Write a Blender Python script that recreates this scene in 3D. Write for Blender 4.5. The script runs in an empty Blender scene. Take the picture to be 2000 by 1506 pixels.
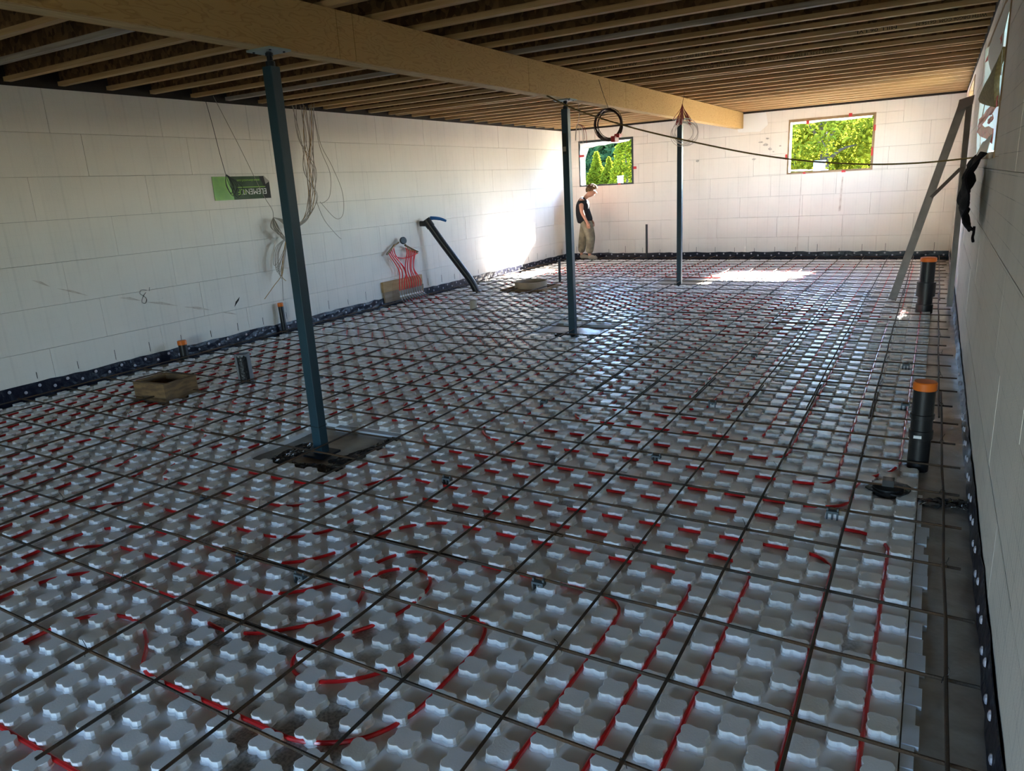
import bpy, bmesh, math, random
import numpy as np
from mathutils import Vector, Matrix, Euler
C = bpy.context.scene
COL = C.collection
R = math.radians
rnd = random.Random(7)

# ------------------------------------------------------------------ camera, world, sun, exposure
cam_d = bpy.data.cameras.new('camera')
cam_d.sensor_fit = 'HORIZONTAL'; cam_d.sensor_width = 36.0
cam_d.lens = 1417.48 / 2000.0 * 36.0
cam_d.clip_start = 0.05; cam_d.clip_end = 400
cam = bpy.data.objects.new('camera', cam_d); COL.objects.link(cam)
cam.location = (0, 0, 1.70)
cam.rotation_euler = (R(74.744), R(3.186), R(29.547))
C.camera = cam

SUN = Vector((0.215, 1.0, 0.67)).normalized()          # towards the sun
world = bpy.data.worlds.new('world'); C.world = world; world.use_nodes = True
nt = world.node_tree; nt.nodes.clear()
wo = nt.nodes.new('ShaderNodeOutputWorld'); bg = nt.nodes.new('ShaderNodeBackground')
sky = nt.nodes.new('ShaderNodeTexSky'); sky.sky_type = 'NISHITA'
sky.sun_disc = False; sky.sun_elevation = math.asin(SUN.z)
sky.sun_rotation = math.atan2(SUN.x, SUN.y)
sky.air_density = 1.0; sky.dust_density = 0.1; sky.ozone_density = 4.0
bg.inputs['Strength'].default_value = 1.45
nt.links.new(sky.outputs[0], bg.inputs[0]); nt.links.new(bg.outputs[0], wo.inputs[0])
sd = bpy.data.lights.new('sun', 'SUN'); sd.energy = 54.0; sd.angle = R(0.55); sd.color = (1.0, 0.95, 0.88)
so = bpy.data.objects.new('sun', sd); COL.objects.link(so)
so.rotation_euler = SUN.to_track_quat('Z', 'Y').to_euler()

def portal(name, loc, rot, sx, sy):
    d = bpy.data.lights.new(name, 'AREA'); d.shape = 'RECTANGLE'; d.size = sx; d.size_y = sy
    d.cycles.is_portal = True
    o = bpy.data.objects.new(name, d); COL.objects.link(o); o.location = loc; o.rotation_euler = rot
portal('portal_far_a', (-6.52, 16.1, 2.125), (R(-90), 0, 0), 1.35, 1.0)
portal('portal_far_b', (-1.89, 16.1, 2.16), (R(-90), 0, 0), 1.6, 1.05)
portal('portal_back', (-1.6, -5.1, 1.1), (R(90), 0, 0), 1.7, 2.2)
portal('portal_right_near', (0.58, 7.05, 2.21), (R(90), 0, R(90)), 2.8, 1.0)
portal('portal_right_far', (0.58, 12.75, 2.2), (R(90), 0, R(90)), 2.4, 1.1)

C.view_settings.view_transform = 'Standard'
C.view_settings.look = 'None'
C.view_settings.gamma = 1.0
C.view_settings.exposure = 1.95
C.view_settings.use_curve_mapping = False
C.cycles.use_denoising = True
C.cycles.max_bounces = 12; C.cycles.diffuse_bounces = 7; C.cycles.glossy_bounces = 4
C.cycles.transmission_bounces = 6; C.cycles.transparent_max_bounces = 8
C.cycles.sample_clamp_indirect = 12.0
C.cycles.caustics_reflective = False; C.cycles.caustics_refractive = False

# ------------------------------------------------------------------ materials
def mat(name, col, rough=0.8, metal=0.0, var=None, vscale=8.0, bump=0.0, bscale=60.0, spec=0.4,
        detail=4.0, stretch=None, coat=0.0):
    """procedural principled material; var = second colour mixed in by noise"""
    m = bpy.data.materials.new(name); m.use_nodes = True
    t = m.node_tree; b = t.nodes['Principled BSDF']
    b.inputs['Base Color'].default_value = (*col, 1); b.inputs['Roughness'].default_value = rough
    b.inputs['Metallic'].default_value = metal; b.inputs['Specular IOR Level'].default_value = spec
    b.inputs['Coat Weight'].default_value = coat
    g = t.nodes.new('ShaderNodeNewGeometry'); vec = g.outputs['Position']
    if stretch:
        mp = t.nodes.new('ShaderNodeMapping'); mp.inputs['Scale'].default_value = stretch
        t.links.new(vec, mp.inputs[0]); vec = mp.outputs[0]
    if var:
        n = t.nodes.new('ShaderNodeTexNoise'); n.inputs['Scale'].default_value = vscale; n.inputs['Detail'].default_value = detail
        r = t.nodes.new('ShaderNodeValToRGB')
        r.color_ramp.elements[0].position = 0.38; r.color_ramp.elements[1].position = 0.62
        r.color_ramp.elements[0].color = (*col, 1); r.color_ramp.elements[1].color = (*var, 1)
        t.links.new(vec, n.inputs['Vector']); t.links.new(n.outputs['Fac'], r.inputs[0])
        t.links.new(r.outputs[0], b.inputs['Base Color'])
    if bump:
        n2 = t.nodes.new('ShaderNodeTexNoise'); n2.inputs['Scale'].default_value = bscale; n2.inputs['Detail'].default_value = 3
        bp = t.nodes.new('ShaderNodeBump'); bp.inputs['Strength'].default_value = bump; bp.inputs['Distance'].default_value = 0.01
        t.links.new(vec, n2.inputs['Vector']); t.links.new(n2.outputs['Fac'], bp.inputs['Height'])
        t.links.new(bp.outputs[0], b.inputs['Normal'])
    return m

def math_node(t, op, a, b=None, clamp=False):
    n = t.nodes.new('ShaderNodeMath'); n.operation = op; n.use_clamp = clamp
    for i, v in enumerate((a, b)):
        if v is None: continue
        if isinstance(v, (int, float)): n.inputs[i].default_value = v
        else: t.links.new(v, n.inputs[i])
    return n.outputs[0]

def mat_icf(name, grid):
    """white foam form: faint vertical web marks, smears and a fine moulded grid"""
    m = mat(name, (0.77, 0.725, 0.665), 0.85, spec=0.2)
    t = m.node_tree; b = t.nodes['Principled BSDF']
    g = t.nodes.new('ShaderNodeNewGeometry'); s = t.nodes.new('ShaderNodeSeparateXYZ')
    t.links.new(g.outputs['Position'], s.inputs[0])
    u = math_node(t, 'ADD', s.outputs[0], s.outputs[1])
    def line(coord, pitch, w):
        f = math_node(t, 'FRACT', math_node(t, 'DIVIDE', coord, pitch))
        return math_node(t, 'LESS_THAN', f, w)
    web = line(u, 0.2032, 0.10); fine = line(u, 0.0508, 0.06)
    hz = line(s.outputs[2], 0.1016, 0.03)
    n = t.nodes.new('ShaderNodeTexNoise'); n.inputs['Scale'].default_value = 2.2; n.inputs['Detail'].default_value = 8; n.inputs['Roughness'].default_value = 0.65
    mp = t.nodes.new('ShaderNodeMapping'); mp.inputs['Scale'].default_value = (1, 1, 0.45)
    t.links.new(g.outputs['Position'], mp.inputs[0]); t.links.new(mp.outputs[0], n.inputs['Vector'])
    n2 = t.nodes.new('ShaderNodeTexNoise'); n2.inputs['Scale'].default_value = 38; n2.inputs['Detail'].default_value = 2
    t.links.new(g.outputs['Position'], n2.inputs['Vector'])
    mask = t.nodes.new('ShaderNodeMapRange'); mask.inputs[1].default_value = 0.45; mask.inputs[2].default_value = 0.7
    t.links.new(n.outputs['Fac'], mask.inputs[0])
    d = math_node(t, 'MULTIPLY', web, 0.10)
    d = math_node(t, 'ADD', d, math_node(t, 'MULTIPLY', math_node(t, 'MAXIMUM', fine, hz), grid))
    d = math_node(t, 'MULTIPLY', d, math_node(t, 'ADD', mask.outputs[0], 0.35))
    smear = math_node(t, 'MULTIPLY', mask.outputs[0], 0.10)
    d = math_node(t, 'ADD', d, smear)
    spk = math_node(t, 'MULTIPLY', math_node(t, 'GREATER_THAN', n2.outputs['Fac'], 0.76), 0.25)
    d = math_node(t, 'ADD', d, spk, True)
    mx = t.nodes.new('ShaderNodeMix'); mx.data_type = 'RGBA'
    mx.inputs[6].default_value = (0.77, 0.725, 0.665, 1); mx.inputs[7].default_value = (0.26, 0.25, 0.235, 1)
    t.links.new(d, mx.inputs[0]); t.links.new(mx.outputs[2], b.inputs['Base Color'])
    bp = t.nodes.new('ShaderNodeBump'); bp.inputs['Strength'].default_value = 0.25; bp.inputs['Distance'].default_value = 0.004
    n3 = t.nodes.new('ShaderNodeTexNoise'); n3.inputs['Scale'].default_value = 140
    t.links.new(g.outputs['Position'], n3.inputs['Vector']); t.links.new(n3.outputs['Fac'], bp.inputs['Height'])
    t.links.new(bp.outputs[0], b.inputs['Normal'])
    return m

def mat_ply(name, c1, c2, knot):
    """rotary-cut plywood: distorted contour rings, knots"""
    m = mat(name, c1, 0.7, spec=0.25); t = m.node_tree; b = t.nodes['Principled BSDF']
    g = t.nodes.new('ShaderNodeNewGeometry'); mp = t.nodes.new('ShaderNodeMapping'); mp.inputs['Scale'].default_value = (1, 0.55, 2.2)
    t.links.new(g.outputs['Position'], mp.inputs[0])
    n = t.nodes.new('ShaderNodeTexNoise'); n.inputs['Scale'].default_value = 3.0; n.inputs['Detail'].default_value = 3.5
    t.links.new(mp.outputs[0], n.inputs['Vector'])
    ring = math_node(t, 'FRACT', math_node(t, 'MULTIPLY', n.outputs['Fac'], 19.0))
    ramp = t.nodes.new('ShaderNodeValToRGB'); e = ramp.color_ramp.elements
    e[0].position = 0; e[0].color = (*c2, 1); e[1].position = 0.35; e[1].color = (*c1, 1)
    t.links.new(ring, ramp.inputs[0])
    v = t.nodes.new('ShaderNodeTexVoronoi'); v.inputs['Scale'].default_value = 2.0; t.links.new(mp.outputs[0], v.inputs['Vector'])
    k = t.nodes.new('ShaderNodeMapRange'); k.inputs[1].default_value = 0.035; k.inputs[2].default_value = 0.09; k.inputs[3].default_value = 1; k.inputs[4].default_value = 0
    t.links.new(v.outputs['Distance'], k.inputs[0])
    mx = t.nodes.new('ShaderNodeMix'); mx.data_type = 'RGBA'; mx.inputs[7].default_value = (*knot, 1)
    t.links.new(math_node(t, 'MULTIPLY', k.outputs[0], 0.75), mx.inputs[0]); t.links.new(ramp.outputs[0], mx.inputs[6]); t.links.new(mx.outputs[2], b.inputs['Base Color'])
    return m

def mat_osb(name, dark, lite):
    m = mat(name, dark, 0.85, spec=0.2); t = m.node_tree; b = t.nodes['Principled BSDF']
    g = t.nodes.new('ShaderNodeNewGeometry')
    v = t.nodes.new('ShaderNodeTexVoronoi'); v.inputs['Scale'].default_value = 26; v.inputs['Randomness'].default_value = 1
    mp = t.nodes.new('ShaderNodeMapping'); mp.inputs['Rotation'].default_value = (0.5, 0.5, 0.6); mp.inputs['Scale'].default_value = (1.0, 0.45, 0.8)
    t.links.new(g.outputs['Position'], mp.inputs[0]); t.links.new(mp.outputs[0], v.inputs['Vector'])
    s = t.nodes.new('ShaderNodeSeparateColor'); t.links.new(v.outputs['Color'], s.inputs[0])
    r = t.nodes.new('ShaderNodeValToRGB'); r.color_ramp.elements[0].color = (*dark, 1); r.color_ramp.elements[1].color = (*lite, 1)
    t.links.new(s.outputs[0], r.inputs[0]); t.links.new(r.outputs[0], b.inputs['Base Color'])
    return m

def mat_foam_base():
    m = mat('foam_base', (0.86, 0.86, 0.87), 0.32, spec=0.6); t = m.node_tree; b = t.nodes['Principled BSDF']
    g = t.nodes.new('ShaderNodeNewGeometry')
    vd = t.nodes.new('ShaderNodeVectorMath'); vd.operation = 'DISTANCE'; vd.inputs[1].default_value = (-2.0, 1.45, 0)
    t.links.new(g.outputs['Position'], vd.inputs[0])
    near = t.nodes.new('ShaderNodeMapRange'); near.inputs[1].default_value = 0.25; near.inputs[2].default_value = 1.1; near.inputs[3].default_value = 0.15; near.inputs[4].default_value = 0.0
    t.links.new(vd.outputs['Value'], near.inputs[0])
    n = t.nodes.new('ShaderNodeTexNoise'); n.inputs['Scale'].default_value = 2.6; n.inputs['Detail'].default_value = 5
    t.links.new(g.outputs['Position'], n.inputs['Vector'])
    f = math_node(t, 'ADD', n.outputs['Fac'], near.outputs[0])
    k = t.nodes.new('ShaderNodeMapRange'); k.inputs[1].default_value = 0.62; k.inputs[2].default_value = 0.70
    t.links.new(f, k.inputs[0])
    n2 = t.nodes.new('ShaderNodeTexNoise'); n2.inputs['Scale'].default_value = 90; n2.inputs['Detail'].default_value = 3
    t.links.new(g.outputs['Position'], n2.inputs['Vector'])
    r2 = t.nodes.new('ShaderNodeValToRGB'); r2.color_ramp.elements[0].color = (0.24, 0.23, 0.22, 1); r2.color_ramp.elements[1].color = (0.52, 0.50, 0.48, 1)
    r2.color_ramp.elements[0].position = 0.35; r2.color_ramp.elements[1].position = 0.6
    t.links.new(n2.outputs['Fac'], r2.inputs[0])
    mx = t.nodes.new('ShaderNodeMix'); mx.data_type = 'RGBA'; mx.inputs[6].default_value = (0.90, 0.895, 0.90, 1)
    t.links.new(k.outputs[0], mx.inputs[0]); t.links.new(r2.outputs[0], mx.inputs[7]); t.links.new(mx.outputs[2], b.inputs['Base Color'])
    return m

def mat_leaf(name, c1, c2, trans):
    m = bpy.data.materials.new(name); m.use_nodes = True; t = m.node_tree; t.nodes.clear()
    o = t.nodes.new('ShaderNodeOutputMaterial'); d = t.nodes.new('ShaderNodeBsdfDiffuse'); tr = t.nodes.new('ShaderNodeBsdfTranslucent')
    ad = t.nodes.new('ShaderNodeMixShader'); ad.inputs[0].default_value = trans
    g = t.nodes.new('ShaderNodeNewGeometry'); r = t.nodes.new('ShaderNodeValToRGB')
    r.color_ramp.elements[0].color = (*c1, 1); r.color_ramp.elements[1].color = (*c2, 1)
    n = t.nodes.new('ShaderNodeTexNoise'); n.inputs['Scale'].default_value = 1.3; n.inputs['Detail'].default_value = 3
    t.links.new(g.outputs['Position'], n.inputs['Vector'])
    t.links.new(math_node(t, 'MULTIPLY', math_node(t, 'ADD', g.outputs['Random Per Island'], n.outputs['Fac']), 0.55), r.inputs[0])
    t.links.new(r.outputs[0], d.inputs[0]); t.links.new(r.outputs[0], tr.inputs[0])
    t.links.new(d.outputs[0], ad.inputs[1]); t.links.new(tr.outputs[0], ad.inputs[2]); t.links.new(ad.outputs[0], o.inputs[0])
    return m

M = {}
M['icf_left'] = mat_icf('icf_smooth', 0.10)
M['icf_right'] = mat_icf('icf_gridded', 0.55)
M['core'] = mat('joint_backing', (0.20, 0.19, 0.18), 0.95)  # dark wall core behind the foam blocks, showing through their joints
M['foam_base'] = mat_foam_base()
M['foam_nub'] = mat('foam_nub', (0.90, 0.89, 0.89), 0.30, var=(0.85, 0.83, 0.80), vscale=3.0, bump=0.10, bscale=160, spec=0.65)
M['foam_flat'] = mat('foam_flat', (0.74, 0.77, 0.82), 0.55, var=(0.66, 0.68, 0.70), vscale=6)
M['tube'] = mat('red_pex', (0.78, 0.016, 0.018), 0.3, spec=0.55, var=(0.68, 0.02, 0.02), vscale=20)
for _k in ('foam_base', 'foam_nub'):
    _b = M[_k].node_tree.nodes['Principled BSDF']; _b.inputs['Subsurface Weight'].default_value = 0.0
    _b.inputs['Subsurface Radius'].default_value = (0.035, 0.035, 0.035); _b.inputs['Subsurface Scale'].default_value = 0.6
M['rebar'] = mat('rusty_bar', (0.040, 0.030, 0.023), 0.7, metal=0.1, var=(0.085, 0.042, 0.018), vscale=5, bump=0.5, bscale=220)
M['wire'] = mat('tie_wire', (0.02, 0.02, 0.02), 0.5, metal=0.6)
M['chair'] = mat('grey_plastic', (0.10, 0.12, 0.13), 0.5)
M['poly'] = mat('dirty_poly', (0.30, 0.25, 0.21), 0.24, var=(0.40, 0.35, 0.30), vscale=5, bump=1.0, bscale=9, spec=0.7)
M['poly_left'] = mat('dusty_poly', (0.17, 0.14, 0.10), 0.5, var=(0.26, 0.22, 0.16), vscale=4, bump=0.6, bscale=10)
M['pad'] = mat('pad_poly', (0.20, 0.175, 0.145), 0.35, var=(0.31, 0.28, 0.24), vscale=6, bump=0.6, bscale=9)
M['debris'] = mat('dark_film', (0.025, 0.025, 0.028), 0.18, var=(0.07, 0.055, 0.045), vscale=16, bump=1.0, bscale=40, spec=0.7)
M['wet_film'] = mat('crinkled_film', (0.30, 0.36, 0.38), 0.15, bump=1.0, bscale=38, spec=0.8)
M['membrane'] = mat('dark_membrane', (0.006, 0.007, 0.019), 0.35, bump=0.9, bscale=18, spec=0.35)
M['fastener'] = mat('pale_washer', (0.42, 0.40, 0.46), 0.6)
M['ply'] = mat_ply('beam_ply', (0.54, 0.335, 0.125), (0.42, 0.245, 0.08), (0.16, 0.075, 0.025))
M['beam_core'] = mat('beam_core', (0.62, 0.43, 0.19), 0.75, var=(0.46, 0.30, 0.12), vscale=20, stretch=(6, 0.3, 6))
M['flange'] = mat('flange_wood', (0.50, 0.33, 0.165), 0.72, var=(0.40, 0.245, 0.11), vscale=5, stretch=(0.25, 5, 5), spec=0.25)
M['flange_grey'] = mat('weathered_wood', (0.40, 0.34, 0.28), 0.8, var=(0.27, 0.22, 0.18), vscale=6, stretch=(0.3, 5, 5))
M['flange_yellow'] = mat('yellow_wood', (0.62, 0.40, 0.06), 0.7, var=(0.5, 0.3, 0.05), vscale=6, stretch=(0.3, 5, 5))
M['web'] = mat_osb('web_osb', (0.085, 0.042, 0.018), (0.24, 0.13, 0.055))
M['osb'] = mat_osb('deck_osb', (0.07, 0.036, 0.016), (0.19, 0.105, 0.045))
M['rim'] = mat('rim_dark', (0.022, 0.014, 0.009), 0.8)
M['ink'] = mat('black_ink', (0.012, 0.010, 0.008), 0.8)
M['column'] = mat('blue_steel_paint', (0.014, 0.045, 0.066), 0.45, var=(0.012, 0.036, 0.052), vscale=3, spec=0.45, bump=0.05, bscale=30)
M['jack'] = mat('dark_screw', (0.010, 0.014, 0.02), 0.5, metal=0.3)
M['plate'] = mat('plate_steel', (0.30, 0.36, 0.34), 0.55, metal=0.2)
M['abs'] = mat('black_abs', (0.010, 0.010, 0.011), 0.42, spec=0.5, bump=0.08, bscale=50)
M['orange'] = mat('orange_cap', (0.72, 0.16, 0.015), 0.5)
M['blue'] = mat('blue_strap', (0.01, 0.10, 0.28), 0.5)
M['galv'] = mat('galvanised', (0.22, 0.195, 0.18), 0.5, metal=0.35, var=(0.17, 0.15, 0.14), vscale=6)
M['galv_dark'] = mat('galvanised_dull', (0.17, 0.135, 0.12), 0.6, metal=0.3)
M['old_wood'] = mat('old_form_wood', (0.24, 0.145, 0.065), 0.85, var=(0.14, 0.085, 0.045), vscale=9, stretch=(1, 1, 5), bump=0.3)
M['board'] = mat('pine_board', (0.46, 0.30, 0.15), 0.8, var=(0.36, 0.22, 0.10), vscale=5, stretch=(4, 0.5, 4))
M['board2'] = mat('grey_board', (0.31, 0.235, 0.165), 0.8, var=(0.24, 0.17, 0.11), vscale=5, stretch=(4, 0.5, 4))
M['sono'] = mat('cardboard_form', (0.42, 0.31, 0.205), 0.85, var=(0.35, 0.25, 0.16), vscale=8)
M['pvc'] = mat('grey_pvc', (0.24, 0.25, 0.265), 0.5, var=(0.2, 0.2, 0.21), vscale=9)
M['pvc_tan'] = mat('tan_pvc', (0.40, 0.335, 0.255), 0.6)
M['black_film'] = mat('black_goo', (0.012, 0.012, 0.013), 0.4, bump=0.8, bscale=40)
M['brass'] = mat('dull_brass', (0.20, 0.145, 0.085), 0.4, metal=0.7)
M['gauge_face'] = mat('gauge_face', (0.30, 0.27, 0.22), 0.4)
M['sleeve'] = mat('grey_sleeve', (0.24, 0.24, 0.245), 0.4)
M['band'] = mat('white_band', (0.75, 0.75, 0.75), 0.5)
M['cable_grey'] = mat('grey_cable', (0.31, 0.27, 0.225), 0.6)
M['cable_brown'] = mat('ochre_cable', (0.36, 0.20, 0.05), 0.55)
M['cable_dark'] = mat('dark_cable', (0.045, 0.02, 0.016), 0.5)
M['cable_black'] = mat('black_cable', (0.012, 0.016, 0.012), 0.5)
M['cable_red'] = mat('red_cable', (0.20, 0.012, 0.014), 0.5)
M['cable_white'] = mat('white_cable', (0.50, 0.45, 0.41), 0.5)
M['rope'] = mat('yellow_cord', (0.19, 0.125, 0.03), 0.7, var=(0.13, 0.085, 0.025), vscale=60)
M['red_tape'] = mat('red_tape', (0.62, 0.03, 0.045), 0.4, var=(0.45, 0.05, 0.05), vscale=30, bump=0.4, bscale=40)
M['buck'] = mat('buck_wood', (0.33, 0.225, 0.13), 0.8, var=(0.25, 0.165, 0.09), vscale=8)
M['buck_dark'] = mat('dark_flashing', (0.04, 0.05, 0.055), 0.6)
M['reveal'] = mat('white_wrap', (0.80, 0.80, 0.78), 0.6, bump=0.3, bscale=10)
M['wool'] = mat('mineral_wool', (0.37, 0.31, 0.165), 0.95, var=(0.27, 0.23, 0.12), vscale=45, bump=0.6, bscale=60)
M['cloth'] = mat('black_cloth', (0.009, 0.008, 0.011), 0.95, bump=0.5, bscale=60, spec=0.1)
M['lbl_green'] = mat('label_green', (0.16, 0.42, 0.03), 0.45, var=(0.12, 0.34, 0.03), vscale=9)
M['lbl_dark'] = mat('label_dark', (0.022, 0.050, 0.018), 0.7, var=(0.05, 0.085, 0.045), vscale=7)
M['lbl_black'] = mat('label_black', (0.010, 0.009, 0.009), 0.7)
M['lbl_grey'] = mat('label_back', (0.30, 0.27, 0.24), 0.7)
M['lbl_white'] = mat('label_white', (0.75, 0.74, 0.72), 0.6)
M['lbl_lime'] = mat('label_lime', (0.30, 0.55, 0.08), 0.6)
M['stain'] = mat('brown_smear', (0.50, 0.43, 0.37), 0.9, var=(0.64, 0.58, 0.52), vscale=14)
M['gouge'] = mat('gouge', (0.30, 0.28, 0.26), 0.95, var=(0.5, 0.48, 0.45), vscale=40)
M['ground'] = mat('bare_ground', (0.30, 0.25, 0.18), 0.95, var=(0.16, 0.17, 0.06), vscale=0.8)
M['bark'] = mat('bark', (0.10, 0.085, 0.07), 0.95, var=(0.05, 0.045, 0.04), vscale=12, stretch=(1, 1, 0.3), bump=0.6, bscale=20)
M['leaf_maple'] = mat_leaf('leaf_maple', (0.040, 0.080, 0.008), (0.22, 0.215, 0.018), 0.55)
M['leaf_shrub'] = mat_leaf('leaf_shrub', (0.05, 0.085, 0.008), (0.15, 0.16, 0.010), 0.5)
M['leaf_dark'] = mat_leaf('leaf_dark', (0.008, 0.028, 0.014), (0.030, 0.060, 0.022), 0.25)
M['white_post'] = mat('white_paint', (0.16, 0.16, 0.18), 0.7)
M['skin'] = mat('skin', (0.42, 0.19, 0.115), 0.55)
M['hair'] = mat('brown_hair', (0.085, 0.042, 0.018), 0.75, var=(0.16, 0.085, 0.03), vscale=60, bump=1.0, bscale=90)
M['shirt'] = mat('black_tshirt', (0.016, 0.015, 0.017), 0.9, spec=0.15)
M['trousers'] = mat('olive_trousers', (0.215, 0.185, 0.125), 0.9, var=(0.13, 0.11, 0.08), vscale=9, bump=0.6, bscale=25, spec=0.15)
M['boot'] = mat('tan_boot', (0.25, 0.205, 0.15), 0.8, bump=0.4, bscale=30)
M['eye'] = mat('eye_dark', (0.02, 0.015, 0.01), 0.3)
M['lip'] = mat('lip', (0.36, 0.13, 0.10), 0.5)

# ------------------------------------------------------------------ mesh helpers
class MB:
    def __init__(s): s.v = []; s.f = []; s.m = []
    def add(s, vs, fs, mi=0):
        o = len(s.v); s.v += [tuple(p) for p in vs]; s.f += [tuple(i + o for i in f) for f in fs]; s.m += [mi] * len(fs)
    def box(s, x0, x1, y0, y1, z0, z1, mi=0):
        s.add([(x0,y0,z0),(x1,y0,z0),(x1,y1,z0),(x0,y1,z0),(x0,y0,z1),(x1,y0,z1),(x1,y1,z1),(x0,y1,z1)],
              [(0,3,2,1),(4,5,6,7),(0,1,5,4),(1,2,6,5),(2,3,7,6),(3,0,4,7)], mi)
    def tube(s, pts, r, n=8, mi=0, cap=True, flat=1.0):
        P = [Vector(p) for p in pts]; rr = r if isinstance(r, (list, tuple)) else [r] * len(P)
        rings = []; up = None
        for i, p in enumerate(P):
            t = (P[min(i+1, len(P)-1)] - P[max(i-1, 0)])
            if t.length < 1e-9: t = Vector((0, 0, 1))
            t.normalize()
            if up is None:
                up = Vector((0, 0, 1)) if abs(t.z) < 0.9 else Vector((1, 0, 0))
            a = t.cross(up)
            if a.length < 1e-6: a = t.orthogonal()
            a.normalize(); b = a.cross(t); b.normalize(); up = b
            rings.append([p + (a * math.cos(2*math.pi*k/n) * flat + b * math.sin(2*math.pi*k/n)) * rr[i] for k in range(n)])
        vs = [q for rg in rings for q in rg]; fs = []
        for i in range(len(P) - 1):
            for k in range(n):
                fs.append((i*n+k, i*n+(k+1) % n, (i+1)*n+(k+1) % n, (i+1)*n+k))
        if cap: fs.append(tuple(range(n))[::-1]); fs.append(tuple((len(P)-1)*n + k for k in range(n)))
        s.add(vs, fs, mi)
    def lathe(s, prof, c=(0, 0, 0), n=20, mi=0, axis=None):
        vs = []; fs = []
        for (r, z) in prof:
            for k in range(n): vs.append((r*math.cos(2*math.pi*k/n), r*math.sin(2*math.pi*k/n), z))
        if axis is not None:
            q = Vector((0, 0, 1)).rotation_difference(Vector(axis).normalized()); vs = [q @ Vector(v) for v in vs]
        vs = [(v[0]+c[0], v[1]+c[1], v[2]+c[2]) for v in vs]
        for i in range(len(prof)-1):
            for k in range(n): fs.append((i*n+k, i*n+(k+1) % n, (i+1)*n+(k+1) % n, (i+1)*n+k))
        if prof[0][0] > 1e-6: fs.append(tuple(range(n))[::-1])
        if prof[-1][0] > 1e-6: fs.append(tuple((len(prof)-1)*n+k for k in range(n)))
        s.add(vs, fs, mi)
    def sheet(s, grid, thick, mi=0):
        """grid[i][j] of points -> sheet with thickness along vertex normals"""
        ni, nj = len(grid), len(grid[0]); G = [[Vector(p) for p in row] for row in grid]
        top = []; bot = []
        for i in range(ni):
            for j in range(nj):
                du = G[min(i+1, ni-1)][j] - G[max(i-1, 0)][j]; dv = G[i][min(j+1, nj-1)] - G[i][max(j-1, 0)]
                nn = du.cross(dv)
                nn = nn.normalized() if nn.length > 1e-9 else Vector((0, 0, 1))
                top.append(G[i][j] + nn*thick/2); bot.append(G[i][j] - nn*thick/2)
        N = ni*nj; fs = []
        for i in range(ni-1):
            for j in range(nj-1):
                a, b, c, d = i*nj+j, (i+1)*nj+j, (i+1)*nj+j+1, i*nj+j+1
                fs.append((a, b, c, d)); fs.append((N+d, N+c, N+b, N+a))
        for i in range(ni-1):
            for j in (0, nj-1):
                a, b = i*nj+j, (i+1)*nj+j; fs.append((a, b, N+b, N+a) if j else (b, a, N+a, N+b))
        for j in range(nj-1):
            for i in (0, ni-1):
                a, b = i*nj+j, i*nj+j+1; fs.append((a, b, N+b, N+a) if not i else (b, a, N+a, N+b))
        s.add(top+bot, fs, mi)
    def mesh(s, name, mats, smooth=False):
        me = bpy.data.meshes.new(name); me.from_pydata(s.v, [], s.f)
        for m in (mats if isinstance(mats, (list, tuple)) else [mats]): me.materials.append(M[m] if isinstance(m, str) else m)
        if any(s.m): me.polygons.foreach_set('material_index', s.m)
        if smooth:
            me.polygons.foreach_set('use_smooth', [True]*len(me.polygons))
            me.set_sharp_from_angle(angle=R(40))
        me.update(); return me
    def build(s, name, mats, parent=None, smooth=False, loc=None):
        return put(name, s.mesh(name, mats, smooth), parent, loc)
def put(name, me, parent=None, loc=None, rot=None):
    o = bpy.data.objects.new(name, me); COL.objects.link(o)
    if parent is not None: o.parent = parent
    if loc is not None: o.location = loc
    if rot is not None: o.rotation_euler = rot
    return o
def tag(o, label=None, cat=None, group=None, kind=None):
    if label: o['label'] = label
    if cat: o['category'] = cat
    if group: o['group'] = group
    if kind: o['kind'] = kind
    return o
def thing(name, label, cat, loc=(0, 0, 0), rot=(0, 0, 0), group=None):
    o = put(name, None, None, loc, rot); o.empty_display_size = 0.1
    return tag(o, label, cat, group)
def qbox(name, m, parent, *a):
    b = MB(); b.box(*a); return b.build(name, m, parent)
def smooth_path(pts, n=6):
    """Catmull-Rom through 3-D points"""
    P = [Vector(p) for p in pts]; out = []
    for i in range(len(P)-1):
        p0, p1, p2, p3 = P[max(i-1, 0)], P[i], P[i+1], P[min(i+2, len(P)-1)]
        for k in range(n):
            t = k/n
            out.append(0.5*((2*p1) + (p2-p0)*t + (2*p0-5*p1+4*p2-p3)*t*t + (3*p1-p0-3*p2+p3)*t**3))
    out.append(P[-1]); return out

XL, XR, YF, YB = -7.50, 0.2855, 15.80, -5.0
ZW = 2.862; ZJ = 2.89; TH = 0.27; CRS = 0.4064; Z0 = ZW - 7*CRS

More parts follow.
